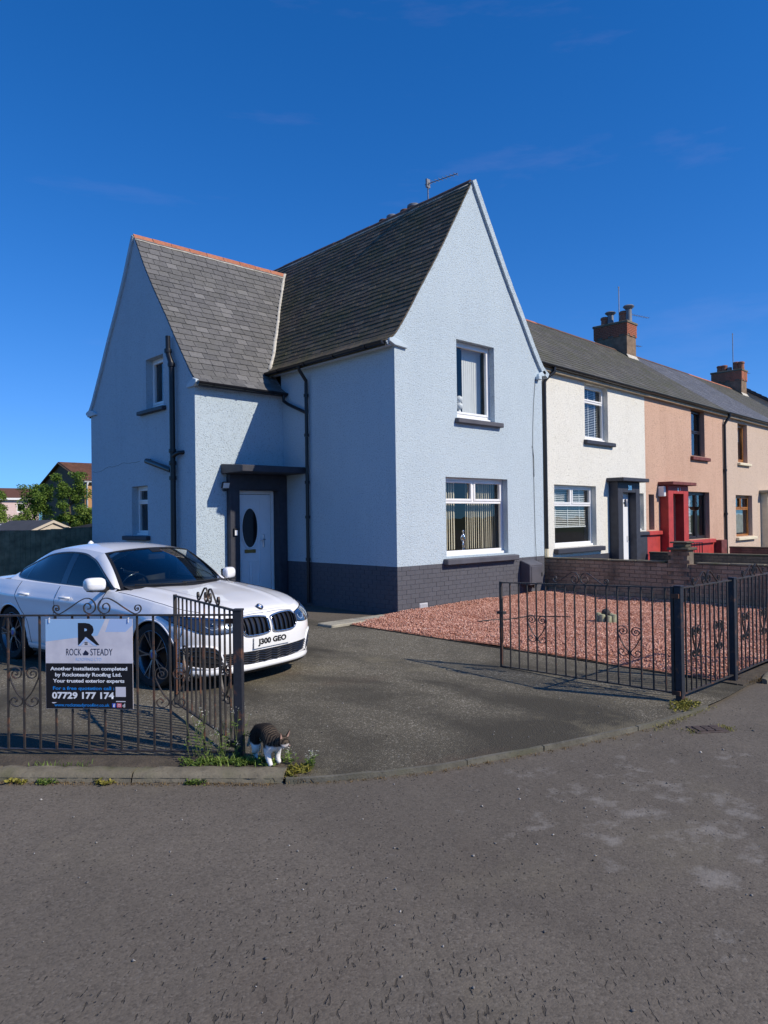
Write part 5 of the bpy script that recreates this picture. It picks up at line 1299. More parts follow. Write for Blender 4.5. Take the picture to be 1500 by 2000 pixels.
for x in np.linspace(.20, -1.31, 34):
    row = []
    for t in np.linspace(-1, 1, 31):
        a = abs(t); f_ = max(0, min(1, (x+.9)/1.10)); xx = x-(.085*f_+.0*(1-f_))*a**2.1
        row.append((xx, (1 if t >= 0 else -1)*RY(xx)*a, RZ(xx)+(ROOFC(x)-RZ(xx))*(1-a**2.4)))
    rows.append(row)
mb.grid(rows); roof = mb.build('roof', 'car_white', CAR, smooth=True)
mb = MB(); rows = []
for x in np.linspace(-1.31, -1.95, 16):
    row = []
    for t in np.linspace(-1, 1, 25):
        a = abs(t); g_ = .90
        row.append((x-.02*a*a, t*RY(x)*g_, RZ(x)+.012+(ROOFC(x)-RZ(x)-.012)*(1-a**2.2)))
    rows.append(row)
mb.grid(rows); mb.build('rear_window', 'car_glass_privacy', CAR, smooth=True)
BY = lambda x: .800 if x > -1.5 else .800-(.10*((-1.5-x)/.5)**1.5)
BZ = lambda x: ZT(x)-.012
def side(x, z):
    """y of the upper side surface at height z"""
    b, r_ = BZ(x), RZ(x); f = (z-b)/max(.02, r_-b); f = max(0, min(1.05, f))
    return BY(x)+(RY(x)-BY(x))*(f*.72+.28*f*f)
LOW = sinterp([(-1.62, 1.095), (-1.55, 1.052), (-1.46, 1.025), (-1.34, 1.010), (-1.0, .995), (-.3, .975), (.3, .962), (.62, .962)])
UPP = sinterp([(-1.62, 1.097), (-1.56, 1.130), (-1.45, 1.168), (-1.2, 1.245), (-.95, 1.308), (-.6, 1.340), (-.25, 1.330), (-.06, 1.285), (.05, 1.248), (.2, 1.175), (.4, 1.072), (.58, .975), (.62, .964)])
def side_patch(x0, x1, zlo, zhi, sgn, off=0., nx=40, nz=8):
    return [[(x, sgn*(side(x, z)+off), z) for z in np.linspace(zlo(x), zhi(x), nz)] for x in np.linspace(x0, x1, nx)]
for sgn in (1, -1):
    mb = MB()
    mb.grid(side_patch(-1.94, .62, UPP if False else (lambda x: UPP(x) if x > -1.62 else BZ(x)), lambda x: RZ(x) if x <= .115 else UPP(x)+.0001, sgn, nx=90))
    # A pillar: from window front edge to windscreen edge
    ap = []
    for v in np.linspace(0, 1, 14):
        e = scr(sgn, v); xx = .635+(.0-.635)*v if False else None
        # matching point on the window outline
        xo = np.interp(v, [0, 1], [.60, -.02]); zo = UPP(xo); o_ = Vector((xo, sgn*side(xo, zo), zo)); ap.append([e, e.lerp(o_, .5)+Vector((.004, sgn*.012, .012)), o_])
    mb.grid(ap)
    top = [[(x, sgn*(side(x, UPP(x))), UPP(x)), (x, sgn*(RY(x)+.002), RZ(x))] for x in np.linspace(.0, -.3, 8)]
    # below the window line: shoulder strip from body top contour up to the glass
    mb.grid([[(x, sgn*(W_f(1.0)+.001), ZT(x)-.001), (x, sgn*side(x, LOW(x)), LOW(x))] for x in np.linspace(.66, -1.61, 60)])
    mb.grid([[(x, sgn*(W_f(1.0)+.001), ZT(x)-.001), (x, sgn*side(x, BZ(x)+.01), BZ(x)+.01)] for x in np.linspace(-1.60, -2.0, 12)])
    mb.build('side_panel', 'car_white', CAR, smooth=True)
    # window surround trim and glass
    mb = MB(); rim = [(x, LOW(x)) for x in np.linspace(.615, -1.61, 50)]+[(x, UPP(x)) for x in np.linspace(-1.61, .615, 60)]
    mb.tube([(x, sgn*(side(x, z)+.002), z) for x, z in rim]+[(rim[0][0], sgn*(side(*rim[0])+.002), rim[0][1])], .011, 6, cap=False); mb.build('window_trim', 'car_black_gloss', CAR, smooth=True)
    for a, b, nm, mt in ((.60, -.36, 'front_side_window', 'car_glass_side'), (-.46, -1.28, 'rear_side_window', 'car_glass_privacy'), (-1.31, -1.61, 'quarter_window', 'car_glass_privacy')):
        mb = MB(); mb.grid(side_patch(b, a, LOW, UPP, sgn, .002, 30, 7)); mb.build(nm, mt, CAR, smooth=True)
    mb = MB(); mb.grid(side_patch(-.47, -.35, LOW, UPP, sgn, .004, 5, 7)); mb.grid(side_patch(-1.315, -1.275, LOW, UPP, sgn, .004, 4, 7)); mb.build('pillar_trim', 'car_black_gloss', CAR, smooth=True)
    # door shut lines and handles
    for xs in ([(.52, .93), (.50, .80), (.56, .55), (.60, .30), (.52, .20)], [(-.42, .955), (-.43, .75), (-.44, .5), (-.44, .22)], [(-1.28, .98), (-1.30, .82), (-1.18, .66), (-1.05, .54), (-1.0, .40), (-.98, .24)]):
        pp = smoothpath([(x, 0, z) for x, z in xs], 6); q = []
        for p_ in pp:
            f = (p_[2]-ZB(p_[0]))/(ZT(p_[0])-ZB(p_[0])); w_ = float(np.interp(f, FL, [np.interp(-p_[0], [-r_[0] for r_ in row[39:151]], [r_[1] for r_ in row[39:151]]) for row in CT])); q.append((p_[0], sgn*(w_+.0005), p_[2]))
        MB().tube(q, .0035, 4).build('shut_line', 'car_trim', CAR)
    for hx in (-.20, -1.12):
        z = .835; y = .905; mb = MB(); mb.tube(smoothpath([(hx+.10, sgn*(y-.005), z), (hx+.07, sgn*(y+.028), z+.004), (hx, sgn*(y+.036), z+.006), (hx-.07, sgn*(y+.028), z+.004), (hx-.10, sgn*(y-.005), z)], 4), .016, 8); mb.build('door_handle', 'car_white', CAR, smooth=True)
    # mirror
    mr = MB(); n1, n2 = 14, 18; P = []
    for i in range(n1+1):
        u = math.pi*i/n1; row = []
        for j in range(n2+1):
            v = 2*math.pi*j/n2; e = .55
            cx_ = math.copysign(abs(math.cos(u))**e, math.cos(u)); sx2 = abs(math.sin(u))**e
            row.append((.50+.070*math.copysign(abs(math.cos(v))**.8, math.cos(v))*sx2+(.03*cx_*-1), sgn*(.960+.098*cx_), 1.022+.076*math.copysign(abs(math.sin(v))**.7, math.sin(v))*sx2))
        P.append(row)
    mr.grid(P); mo = mr.build('door_mirror', 'car_white', CAR, smooth=True)
    MB().box(.425, .440, sgn*.89 if sgn > 0 else -1.035, 1.035 if sgn > 0 else -.89, .97, 1.075).build('mirror_glass', 'chrome_dark', mo)
    mb = MB(); mb.tube([(.50, sgn*.80, .955), (.50, sgn*.86, .955), (.50, sgn*.93, .968)], [.035, .028, .03], 8); mb.build('mirror_arm', 'car_trim', mo, smooth=True)
    mb = MB(); mb.box(.445, .565, sgn*.955-.075, sgn*.955+.075, .945, .958); mb.build('mirror_base', 'car_trim', mo, bevel=.006)
    mb = MB(); mb.add([(.60, sgn*(side(.60, .968)+.004), .968), (.38, sgn*(side(.38, .968)+.004), .966), (.40, sgn*(side(.40, 1.05)+.004), 1.05)], [(0, 1, 2)]); mb.build('mirror_sail', 'car_trim', CAR)
    for wx in (WHX, -WHX):
        q = []
        for a in np.linspace(-.40, math.pi+.40, 40):
            x, z = wx+WHR*math.cos(a), .33+WHR*math.sin(a); f = max(0, min(1, (z-ZB(x))/(ZT(x)-ZB(x))))
            col_ = [np.interp(-x, [-r_[0] for r_ in row[20:165]], [r_[1] for r_ in row[20:165]]) for row in CT]; q.append((x, sgn*(float(np.interp(f, FL, col_))-.004), z))
        MB().tube(q, .011, 6).build('arch_lip', 'car_white', CAR, smooth=True)
    # sill
    mb = MB(); mb.grid([[(x, sgn*.872, .185), (x, sgn*.900, .225), (x, sgn*.898, .25)] for x in np.linspace(1.05, -1.03, 20)]); mb.build('sill', 'car_white', CAR, smooth=True)
# ---- wheels
def wheel(x, s_):
    w = bpy.data.objects.new('wheel', None); COL.objects.link(w); w.parent = CAR; w.location = (x, s_*.80, .336); w.scale = (1.032, 1, 1.032); w.rotation_euler = (0, 0, 0 if s_ > 0 else math.pi)
    # local +y is outboard
    tp = [(.225, -.10), (.30, -.112), (.318, -.095), (.325, -.06), (.326, 0), (.325, .06), (.318, .095), (.30, .112), (.262, .108), (.232, .10)]
    MB().lathe(tp, axis='Y', n=40, cap=False).build('tyre', 'tyre', w, smooth=40)
    MB().lathe([(.236, -.10), (.225, -.02), (.225, .06), (.238, .095), (.246, .102), (.240, .106), (.228, .09)], axis='Y', n=40, cap=False).build('rim', 'rim_grey', w, smooth=40)
    MB().lathe([(.0, -.03), (.23, -.03)], axis='Y', n=30, cap=False).build('brake_disc', 'rim_black', w)
    for k_ in range(5):
        a = 2*math.pi*k_/5+.3; mb = MB(); mk = MB()
        for d in (-.17, .17):
            p = [(.05*math.sin(a), .075, .05*math.cos(a)), (.13*math.sin(a+d*.55), .088, .13*math.cos(a+d*.55)), (.236*math.sin(a+d), .098, .236*math.cos(a+d))]
            q = smoothpath(p, 3)
            for target, off, w_ in ((mb, .0, .016),): target.bar(q, (0, 1, 0), .03, .011)
        p = [(.06*math.sin(a), .066, .06*math.cos(a)), (.15*math.sin(a), .078, .15*math.cos(a)), (.235*math.sin(a), .085, .235*math.cos(a))]
        mk.bar(p, (0, 1, 0), .03, .034); mb.build('spoke', 'rim_grey', w); mk.build('spoke_insert', 'rim_black', w)
    MB().lathe([(.062, .06), (.060, .088), (.045, .094), (.0, .095)], axis='Y', n=20).build('hub_cap', 'rim_grey', w, smooth=40)
    MB().lathe([(.030, .0945), (.0, .0965)], axis='Y', n=16).build('hub_badge', 'badge_blue', w)
for x in (WHX, -WHX):
    for s_ in (1, -1): wheel(x, s_)
# ---- front end: everything follows the nose surface
def nose(y, z, off=0.):
    def xs(yy, zz):
        x = 2.05
        for _ in range(6):
            f = max(0, min(1, (zz-ZB(x))/(ZT(x)-ZB(x)))); q = min(.9995, abs(yy)/W_f(f)); x = .5*x+.5*(XFS+(F_z(zz)-XFS)*(1-q**NF)**(1/NF))
        return x
    x = xs(y, z); e = 2e-3; dy = (xs(abs(y)+e, z)-xs(max(0, abs(y)-e), z))/(2*e if abs(y) > e else e+abs(y)); dz = (xs(y, z+.006)-xs(y, z-.006))/.012
    dy = max(-6, min(0, dy)); dz = max(-1.5, min(1.5, dz))
    return Vector((x, y, z))+Vector((1, -dy*(1 if y >= 0 else -1), -dz)).normalized()*off
def npatch(poly_rows, off): return [[nose(y, z, off) for y, z in r_] for r_ in poly_rows]
def rows_between(lo, hi, n, m_=7):
    """lo, hi: lists of (y,z) polylines of the same length"""
    lo = smoothpath([(a, b) for a, b in lo], 6); hi = smoothpath([(a, b) for a, b in hi], 6)
    return [[(l[0]+(h[0]-l[0])*t, l[1]+(h[1]-l[1])*t) for t in np.linspace(0, 1, m_)] for l, h in zip(lo, hi)]
for s_ in (1, -1):
    # kidney
    top = [(.030*s_, .650), (.045*s_, .676), (.20*s_, .694), (.350*s_, .690), (.392*s_, .660)]
    bot = [(.030*s_, .560), (.045*s_, .528), (.20*s_, .516), (.340*s_, .528), (.390*s_, .585)]
    rr = rows_between(bot, top, 0)
    mb = MB(); mb.grid(npatch(rr, .004)); kd = mb.build('kidney_grille', 'car_black_gloss', CAR, smooth=True)
    lo_, hi_ = smoothpath(bot, 6), smoothpath(top, 6); loop = [tuple(p) for p in lo_]+[tuple(p) for p in hi_[::-1]]; loop.append(loop[0])
    mb = MB(); mb.tube([nose(y, z, .012) for y, z in loop], .0115, 8, cap=False); mb.build('chrome_surround', 'satin_chrome', kd, smooth=True)
    for t in np.linspace(.07, .93, 9):
        i = t*(len(lo_)-1); j = int(i); fr_ = i-j; l = lo_[j]*(1-fr_)+lo_[min(j+1, len(lo_)-1)]*fr_; h_ = hi_[j]*(1-fr_)+hi_[min(j+1, len(hi_)-1)]*fr_
        p = [nose(l[0]+(h_[0]-l[0])*q, l[1]+(h_[1]-l[1])*q, .014) for q in np.linspace(.04, .96, 6)]
        MB().bar(p, (1, 0, 0), .026, .009).build('grille_slat', 'rim_black', kd)
    # headlamp
    top = [(.418*s_, .676), (.53*s_, .698), (.68*s_, .722), (.81*s_, .740), (.885*s_, .750)]
    bot = [(.418*s_, .588), (.51*s_, .575), (.65*s_, .575), (.78*s_, .602), (.880*s_, .690)]
    rr = rows_between(bot, top, 0)
    mb = MB(); mb.grid(npatch(rr, .003)); hl = mb.build('headlamp', 'lamp_inner', CAR, smooth=True); lo_, hi_ = smoothpath(bot, 6), smoothpath(top, 6); lp_ = [tuple(p) for p in lo_]+[tuple(p) for p in hi_[::-1]]; lp_.append(lp_[0]); MB().tube([nose(y, z, .006) for y, z in lp_], .007, 5, cap=False).build('lamp_rim', 'car_trim', hl, smooth=True)
    for yy, zz, r_ in ((.51, .640, .036), (.67, .655, .036)):
        c_ = nose(yy*s_, zz, .002); mb = MB(); mb.lathe([(.0, .008), (r_*.4, .007), (r_*.6, .003), (r_*.7, .0)], axis='X', n=20); o_ = mb.build('lens', 'chrome_dark', hl, smooth=True); o_.location = c_; o_.rotation_euler = (0, 0, s_*(.25 if yy < .6 else .45))
        pth = [nose((yy+.055*math.cos(a))*s_, zz+.042*math.sin(a), .008) for a in (math.pi*.95, math.pi*1.15, math.pi*1.35, math.pi*1.6, math.pi*1.9, math.pi*2.05)]
        MB().tube(smoothpath(pth, 3), .0042, 6).build('running_light', 'drl', hl, smooth=True)
    mb = MB(); mb.tube([nose(y, z, .010) for y, z in smoothpath([(.43*s_, .670), (.54*s_, .690), (.68*s_, .712), (.82*s_, .730)], 4)], .005, 5); mb.build('lamp_brow', 'badge_blue', hl)
    mb = MB(); mb.grid(npatch(rr, .016)); mb.build('lamp_cover', 'lamp_glass', hl, smooth=True)
    # outer air intake
    top = [(.60*s_, .330), (.65*s_, .425), (.73*s_, .455), (.82*s_, .460), (.875*s_, .440)]
    bot = [(.60*s_, .245), (.66*s_, .230), (.73*s_, .236), (.81*s_, .255), (.870*s_, .300)]
    rr = rows_between(bot, top, 0); mb = MB(); mb.grid(npatch(rr, .006)); it = mb.build('air_intake', 'car_trim', CAR, smooth=True)
    for q in (.3, .55, .8): MB().tube([nose(r_[0][0]+(r_[-1][0]-r_[0][0])*q, r_[0][1]+(r_[-1][1]-r_[0][1])*q, .010) for r_ in rr], .006, 5).build('intake_vane', 'car_black_gloss', it)
    lo_, hi_ = smoothpath(bot, 6), smoothpath(top, 6); loop = [tuple(p) for p in lo_]+[tuple(p) for p in hi_[::-1]]; loop.append(loop[0])
    MB().tube([nose(y, z, .004) for y, z in loop], .010, 6, cap=False).build('intake_rim', 'car_white', it, smooth=True)
# central intake, lower lip, bonnet badge, plate
bot = [(-.54, .255), (-.27, .225), (0, .217), (.27, .225), (.54, .255)]; top = [(-.60, .368), (-.27, .358), (0, .355), (.27, .358), (.60, .368)]
rr = rows_between(bot, top, 0, 9); mb = MB(); mb.grid(npatch(rr, .004)); ci = mb.build('lower_grille', 'car_trim', CAR, smooth=True)
for q in (.12, .30, .48, .66, .84): MB().tube([nose(r_[0][0]+(r_[-1][0]-r_[0][0])*q, r_[0][1]+(r_[-1][1]-r_[0][1])*q+.008*math.sin(i*1.7), .009) for i, r_ in enumerate(rr)], .005, 5).build('grille_bar', 'car_black_gloss', ci)
mb = MB(); mb.grid([[nose(y, z, o_) for z, o_ in ((.225, .008), (.205, .030), (.182, .034), (.166, .018), (.16, -.02))] for y in np.linspace(-.80, .80, 44)]); mb.build('front_lip', 'car_white', CAR, smooth=True)
mb = MB(); mb.grid([[nose(y, z, o_) for z, o_ in ((.168, .020), (.150, .026), (.135, .0))] for y in np.linspace(-.78, .78, 40)]); mb.build('front_skirt', 'car_trim', CAR, smooth=True)
bp = Vector((2.060, 0, .776)); nb_ = Vector((.62, 0, .78)).normalized()
bdg = bpy.data.objects.new('bonnet_badge', None); COL.objects.link(bdg); bdg.parent = CAR; bdg.location = bp; bdg.rotation_euler = nb_.to_track_quat('Z', 'Y').to_euler()
MB().lathe([(.041, -.012), (.041, .004), (.036, .007), (.0, .007)], n=28).build('ring', 'plate_black', bdg, smooth=40)
MB().lathe([(.041, .005), (.0395, .0085), (.0375, .005)], n=28, cap=False).build('ring_edge', 'chrome', bdg)
for q in range(4):
    a0 = math.pi/2*q; P = [(0, 0, .0085)]+[(.025*math.cos(a0+t), .025*math.sin(a0+t), .0085) for t in np.linspace(0, math.pi/2, 9)]; mb = MB(); mb.add(P, [tuple(range(10))]); mb.build('quadrant', 'badge_blue' if q % 2 else 'plate_white', bdg, fix=False)
pl_ = MB(); pl_.box(2.236, 2.246, -.262, .262, .378, .492); npl = pl_.build('number_plate', 'plate_white', CAR, bevel=.003)
me = text_mesh('J300 GEO', .105, .0055, .86); co = np.array([v.co[:] for v in me.vertices]); me.transform(Matrix.Translation((-(co[:, 0].max()+co[:, 0].min())/2, -(co[:, 1].max()+co[:, 1].min())/2, 0)))
w_ = co[:, 0].max()-co[:, 0].min(); h_ = co[:, 1].max()-co[:, 1].min(); me.transform(Matrix.Diagonal((.415/w_, .079/h_, 1, 1)))
me.transform(Matrix(((0, 0, 1, 0), (1, 0, 0, 0), (0, 1, 0, 0), (0, 0, 0, 1)))); me.materials.append(M('plate_black')); o = obj('plate_lettering', me, npl); o.location = (2.2475, .0, .435); o['kind'] = 'stuff'
# plate bears sideways onto the bumper
MB().box(2.19, 2.237, -.255, .255, .383, .487).build('plate_backing', 'car_trim', CAR)
# tail lamps, rear bits, aerial fin, wipers
for s_ in (1, -1):
    mb = MB(); k = MATS.get('tail_red') or plain('tail_red', (.25, .01, .012), .2, var=0)
    mb.grid([[Vector((CT[0][0][0]*0+x, s_*y, z)) for z in (.82, .94)] for x, y in ((-2.455, .42), (-2.44, .62), (-2.36, .78), (-2.2, .862), (-2.05, .878))]); mb.build('tail_lamp', 'tail_red', CAR, smooth=True)
mb = MB(); mb.grid([[(-1.12-.05*t+.0, (.03*(1-t))*q, 1.402+.05*t-.02*t*t) for q in (-1, 1)] for t in np.linspace(0, 1, 5)]); mb.lathe([(.05, 1.395), (.035, 1.43), (.012, 1.455), (.0, 1.458)], (-1.12, 0, 0), n=12); mb.build('aerial_fin', 'car_white', CAR, smooth=True)
for a, b in ((.50, -.12), (-.08, -.62)):
    MB().tube([scr(a/.74, .03, .02), scr((a+b)/2/.74, .035, .024), scr(b/.74, .055, .02)], .008, 5).build('wiper', 'car_trim', CAR)
# ---- cabin seen through the glass: dash, wheel, seats, mirror
mb = MB(); mb.grid([[(.80-.35*t, y, .93+.05*math.sin(t*math.pi*.8)+.01) for t in np.linspace(0, 1, 6)] for y in np.linspace(-.70, .70, 12)]); mb.build('dashboard', 'car_seat', CAR, smooth=True)
mb = MB(); mb.tube([(.36+.09*math.sin(a)*.5, -.37+.185*math.cos(a), .93+.165*math.sin(a)) for a in np.linspace(0, 2*math.pi, 25)], .015, 8, cap=False); mb.tube([(.36, -.52, .93), (.38, -.37, .92), (.36, -.22, .93)], .02, 6); mb.build('steering_wheel', 'chrome_dark', CAR, smooth=True)
for s_ in (1, -1):
    mb = MB(); mb.box(-.36, -.22, s_*.37-.24, s_*.37+.24, .62, 1.10); st = mb.build('seat', 'car_seat', CAR, bevel=.05, seg=3, smooth=True)
    MB().box(-.37, -.27, s_*.37-.13, s_*.37+.13, 1.12, 1.29).build('headrest', 'car_seat', st, bevel=.035, seg=3, smooth=True)
mb = MB(); mb.box(-1.40, -1.28, -.62, .62, .7, 1.08); mb.build('rear_seat', 'car_seat', CAR, bevel=.04, seg=2)
p = scr(0, .86, -.06); MB().frame(p, (1,0,0), (0,1,0), (0,0,1), -.015, .015, -.12, .12, -.035, .035).build('interior_mirror', 'car_trim', CAR, bevel=.01)

def topc(x):
    pts_ = [(p[0], p[1], p[2]) for p in TOPC[5:150]]; xs_ = [-p[0] for p in pts_]; return float(np.interp(-x, xs_, [p[1] for p in pts_])), float(np.interp(-x, xs_, [p[2] for p in pts_]))
for s_ in (1, -1):
    q = []
    for x in np.linspace(.72, 1.92, 26):
        y, z = topc(x); q.append((x, s_*(y-.012), z+.006))
    MB().tube(q, .0022, 4).build('bonnet_gap', 'car_trim', CAR)
    q = [nose(s_*y, z, .001) for y, z in smoothpath([(.40, .703), (.30, .716), (.15, .722), (.02, .718)], 5)]; MB().tube(q, .003, 4).build('bonnet_gap', 'car_trim', CAR)
    q = [nose(s_*y, z, .0015) for y, z in smoothpath([(.86, .64), (.87, .58), (.885, .52), (.895, .47)], 4)]; MB().tube(q, .0028, 4).build('bumper_gap', 'car_trim', CAR)
# ================================================================ plants and weeds
def leaf_mat(name, lo, hi, trans=.25):
    k = NT(name); r_ = k.n('Attribute', attribute_name='rv').outputs['Fac']
    c = k.ramp(r_, 0, 1, lo, hi); d = k.n('BsdfPrincipled'); k.link(c, d.inputs['Base Color']); d.inputs['Roughness'].default_value = .6; d.inputs['Specular IOR Level'].default_value = .3
    t = k.n('BsdfTranslucent', i_Color=c); mxs = k.n('MixShader', i_0=trans); k.link(d.outputs[0], mxs.inputs[1]); k.link(t.outputs[0], mxs.inputs[2]); k.t.links.new(mxs.outputs[0], k.out.inputs[0])
leaf_mat('leaf_green', (.045, .085, .014), (.16, .23, .045)); leaf_mat('leaf_fresh', (.08, .15, .02), (.26, .36, .07)); leaf_mat('leaf_yellow', (.13, .13, .02), (.34, .30, .06)); leaf_mat('leaf_tree', (.055, .115, .018), (.22, .33, .055)); leaf_mat('leaf_tree_pale', (.10, .17, .028), (.32, .42, .085))
leaf_mat('leaf_dry', (.12, .075, .03), (.26, .18, .08)); leaf_mat('petal', (.70, .70, .55), (.85, .85, .78))
plain('bark', (.075, .058, .042), .9, var=.3, vs=8, bscale=30, bstr=.6); plain('stem', (.12, .15, .05), .7, var=.2)
def leaf(mb, base, d, ln, w, nrm=None, bend=.3):
    """pointed leaf: 5 verts, 4 tris"""
    d = Vector(d).normalized(); s_ = d.cross(Vector((0, 0, 1))); s_ = s_.normalized() if s_.length > 1e-3 else Vector((1, 0, 0))
    s_ = (Matrix.Rotation(random.uniform(-1.2, 1.2), 3, d) @ s_); u = s_.cross(d); b = Vector(base)
    m_ = b+d*ln*.5+u*ln*.06; t = b+d*ln-Vector((0, 0, 1))*ln*bend*.4
    mb.currv = random.random(); mb.add([b, m_+s_*w/2, t, m_-s_*w/2], [(0, 1, 2), (0, 2, 3)])
def blade(mb, base, d, ln, w, curve):
    d = Vector(d).normalized(); s_ = d.cross(Vector((0, 0, 1))); s_ = s_.normalized() if s_.length > 1e-3 else Vector((1, 0, 0))
    b = Vector(base); hz = Vector((d.x, d.y, 0)); p1 = b+d*ln*.5; p2 = b+d*ln*.95+hz*curve*ln-Vector((0, 0, curve*ln*.35))
    mb.currv = random.random(); mb.add([b-s_*w/2, b+s_*w/2, p1+s_*w*.4, p1-s_*w*.4, p2], [(0, 1, 2, 3), (3, 2, 4)])
def weed(label, pts, kind, mats, size, n, group=None, name='weed_tuft'):
    """a patch of weeds rooted at pts"""
    c0 = Vector(pts[0]); t = thing(name, label, 'weed', c0, 0, group); mb = MB(); st = MB(); fl = MB()
    for i in range(n):
        p = Vector(random.choice(pts))-c0+Vector((random.gauss(0, size[2]), random.gauss(0, size[2]), 0))
        if kind == 'grass':
            a = random.uniform(0, 6.28); blade(mb, p, (math.cos(a)*.5, math.sin(a)*.5, 1), random.uniform(*size[:2]), .005, random.uniform(.1, .5))
        elif kind == 'broad':
            for _ in range(5):
                a = random.uniform(0, 6.28); leaf(mb, p+Vector((0, 0, random.uniform(0, .02))), (math.cos(a), math.sin(a), random.uniform(.2, 1.1)), random.uniform(*size[:2]), random.uniform(.012, .022))
        elif kind == 'stalk':
            h_ = random.uniform(*size[:2]); a = random.uniform(0, 6.28); tp = p+Vector((math.cos(a)*h_*.25, math.sin(a)*h_*.25, h_))
            st.tube([p, p.lerp(tp, .5)+Vector((0, 0, .01)), tp], .0018, 4, cap=False)
            for _ in range(6):
                q = p.lerp(tp, random.uniform(.05, .8)); b = random.uniform(0, 6.28); leaf(mb, q, (math.cos(b), math.sin(b), .5), random.uniform(.02, .045), .010)
            for _ in range(7):
                b = random.uniform(0, 6.28); q = tp+Vector((random.gauss(0, .008), random.gauss(0, .008), random.gauss(0, .008))); leaf(fl, q, (math.cos(b), math.sin(b), random.uniform(-.3, 1)), .007, .006)
    o = mb.build('foliage', mats, t, fix=False); o['kind'] = 'stuff'
    if st.v: st.build('stems', 'stem', t, smooth=True)['kind'] = 'stuff'
    if fl.v: fl.build('flowers', 'petal', t, fix=False)['kind'] = 'stuff'
    return t
kerbp = lambda t, off, z=.012: Vector((-6.08, -5.27, z))+KD*t+KN*off
weed('bright green grass tuft behind the kerb below the left gate post', [kerbp(.25+.05*i, .24+.02*random.random()) for i in range(9)], 'grass', 'leaf_fresh', (.04, .09, .03), 260)
weed('low leafy weeds between the kerb and the left gate post', [kerbp(.12+.07*i, .26) for i in range(10)], 'broad', 'leaf_green', (.02, .045, .035), 110)
weed('white flowering weed growing up through the left gate', [kerbp(.40+.06*i, .34+.05*random.random()) for i in range(6)], 'stalk', 'leaf_fresh', (.10, .36, .06), 34)
weed('small white flowers beside the foot of the left gate post', [kerbp(.02+.05*i, .30) for i in range(4)], 'stalk', 'leaf_fresh', (.04, .16, .06), 16)
weed('yellow green weed clump at the end of the kerb by the cat', [Vector((-5.95, -5.20, .0)), Vector((-5.90, -5.22, .0)), Vector((-6.0, -5.22, -.01))], 'broad', 'leaf_yellow', (.02, .05, .03), 80)
weed('upright leafy weed sprig just right of the cat', [Vector((-5.84, -5.22, .0))], 'stalk', 'leaf_fresh', (.06, .13, .02), 12)
weed('dry brown weeds in the gap at the kerb end', [Vector((-6.02, -5.25, -.02)), Vector((-5.96, -5.28, -.02))], 'grass', 'leaf_dry', (.015, .05, .05), 160)
for i, (t_, lb) in enumerate(((.55, 'scrap of weed at the kerb foot left of the kerb end'), (1.15, 'moss and weed at the kerb foot below the advert sign'), (1.55, 'little weed at the kerb foot near the left edge'), (1.75, 'yellowish weed at the kerb foot at the left edge'))):
    weed(lb, [kerbp(t_+.02*j, -.02, -.03) for j in range(6)], 'broad', 'leaf_yellow' if i % 2 else 'leaf_green', (.012, .03, .02), 26)
weed('dry moss and dirt all along the foot of the left kerb', [kerbp(.1+.06*j, -.015-.02*random.random(), -.029) for j in range(34)], 'grass', 'leaf_dry', (.005, .02, .02), 900)
weed('thin grass on the verge behind the kerb at the left edge', [kerbp(1.45+.04*i, .20) for i in range(10)], 'grass', 'leaf_fresh', (.02, .06, .02), 60)
weed('low weeds round the foot of the right gate post', [Vector((-2.5, -6.27, .0)), Vector((-2.56, -6.30, .0)), Vector((-2.42, -6.28, .0)), Vector((-2.65, -6.33, .0))], 'broad', 'leaf_yellow', (.012, .035, .05), 110)
weed('moss along the edging near the right gate post', [Vector((x, -6.40-.02*random.random(), -.02)) for x in np.linspace(-3.3, -2.3, 16)], 'grass', 'leaf_yellow', (.008, .022, .03), 420)
weed('weeds beside the small iron cover', [Vector((-2.82, -6.76, -.03)), Vector((-2.86, -6.80, -.03)), Vector((-3.15, -6.62, -.03))], 'grass', 'leaf_yellow', (.01, .03, .03), 160)
weed('green weeds in front of the right hand kerb', [Vector((x, -6.53, -.03)) for x in np.linspace(-1.0, -.6, 7)], 'broad', 'leaf_fresh', (.015, .04, .02), 60)
weed('dry weeds between the second post and the right kerb', [Vector((x, -6.36, .0)) for x in np.linspace(-1.2, -.9, 5)], 'grass', 'leaf_dry', (.01, .04, .03), 140)
weed('moss along the edging strip in the mouth of the drive', [Vector((p[0]+.02, p[1]-.055, -.028)) for p in EDGE[2:26]], 'grass', 'leaf_dry', (.004, .016, .02), 700)
weed('sprig of weed in the soil by the white house railing', [Vector((10.4, -.6, .0)), Vector((10.5, -.8, 0))], 'broad', 'leaf_green', (.08, .2, .1), 40)
weed('yellow leaved plant before the red base of the pink house', [Vector((13.6, -.4, .3)), Vector((13.9, -.5, .3))], 'broad', 'leaf_yellow', (.1, .22, .14), 60)
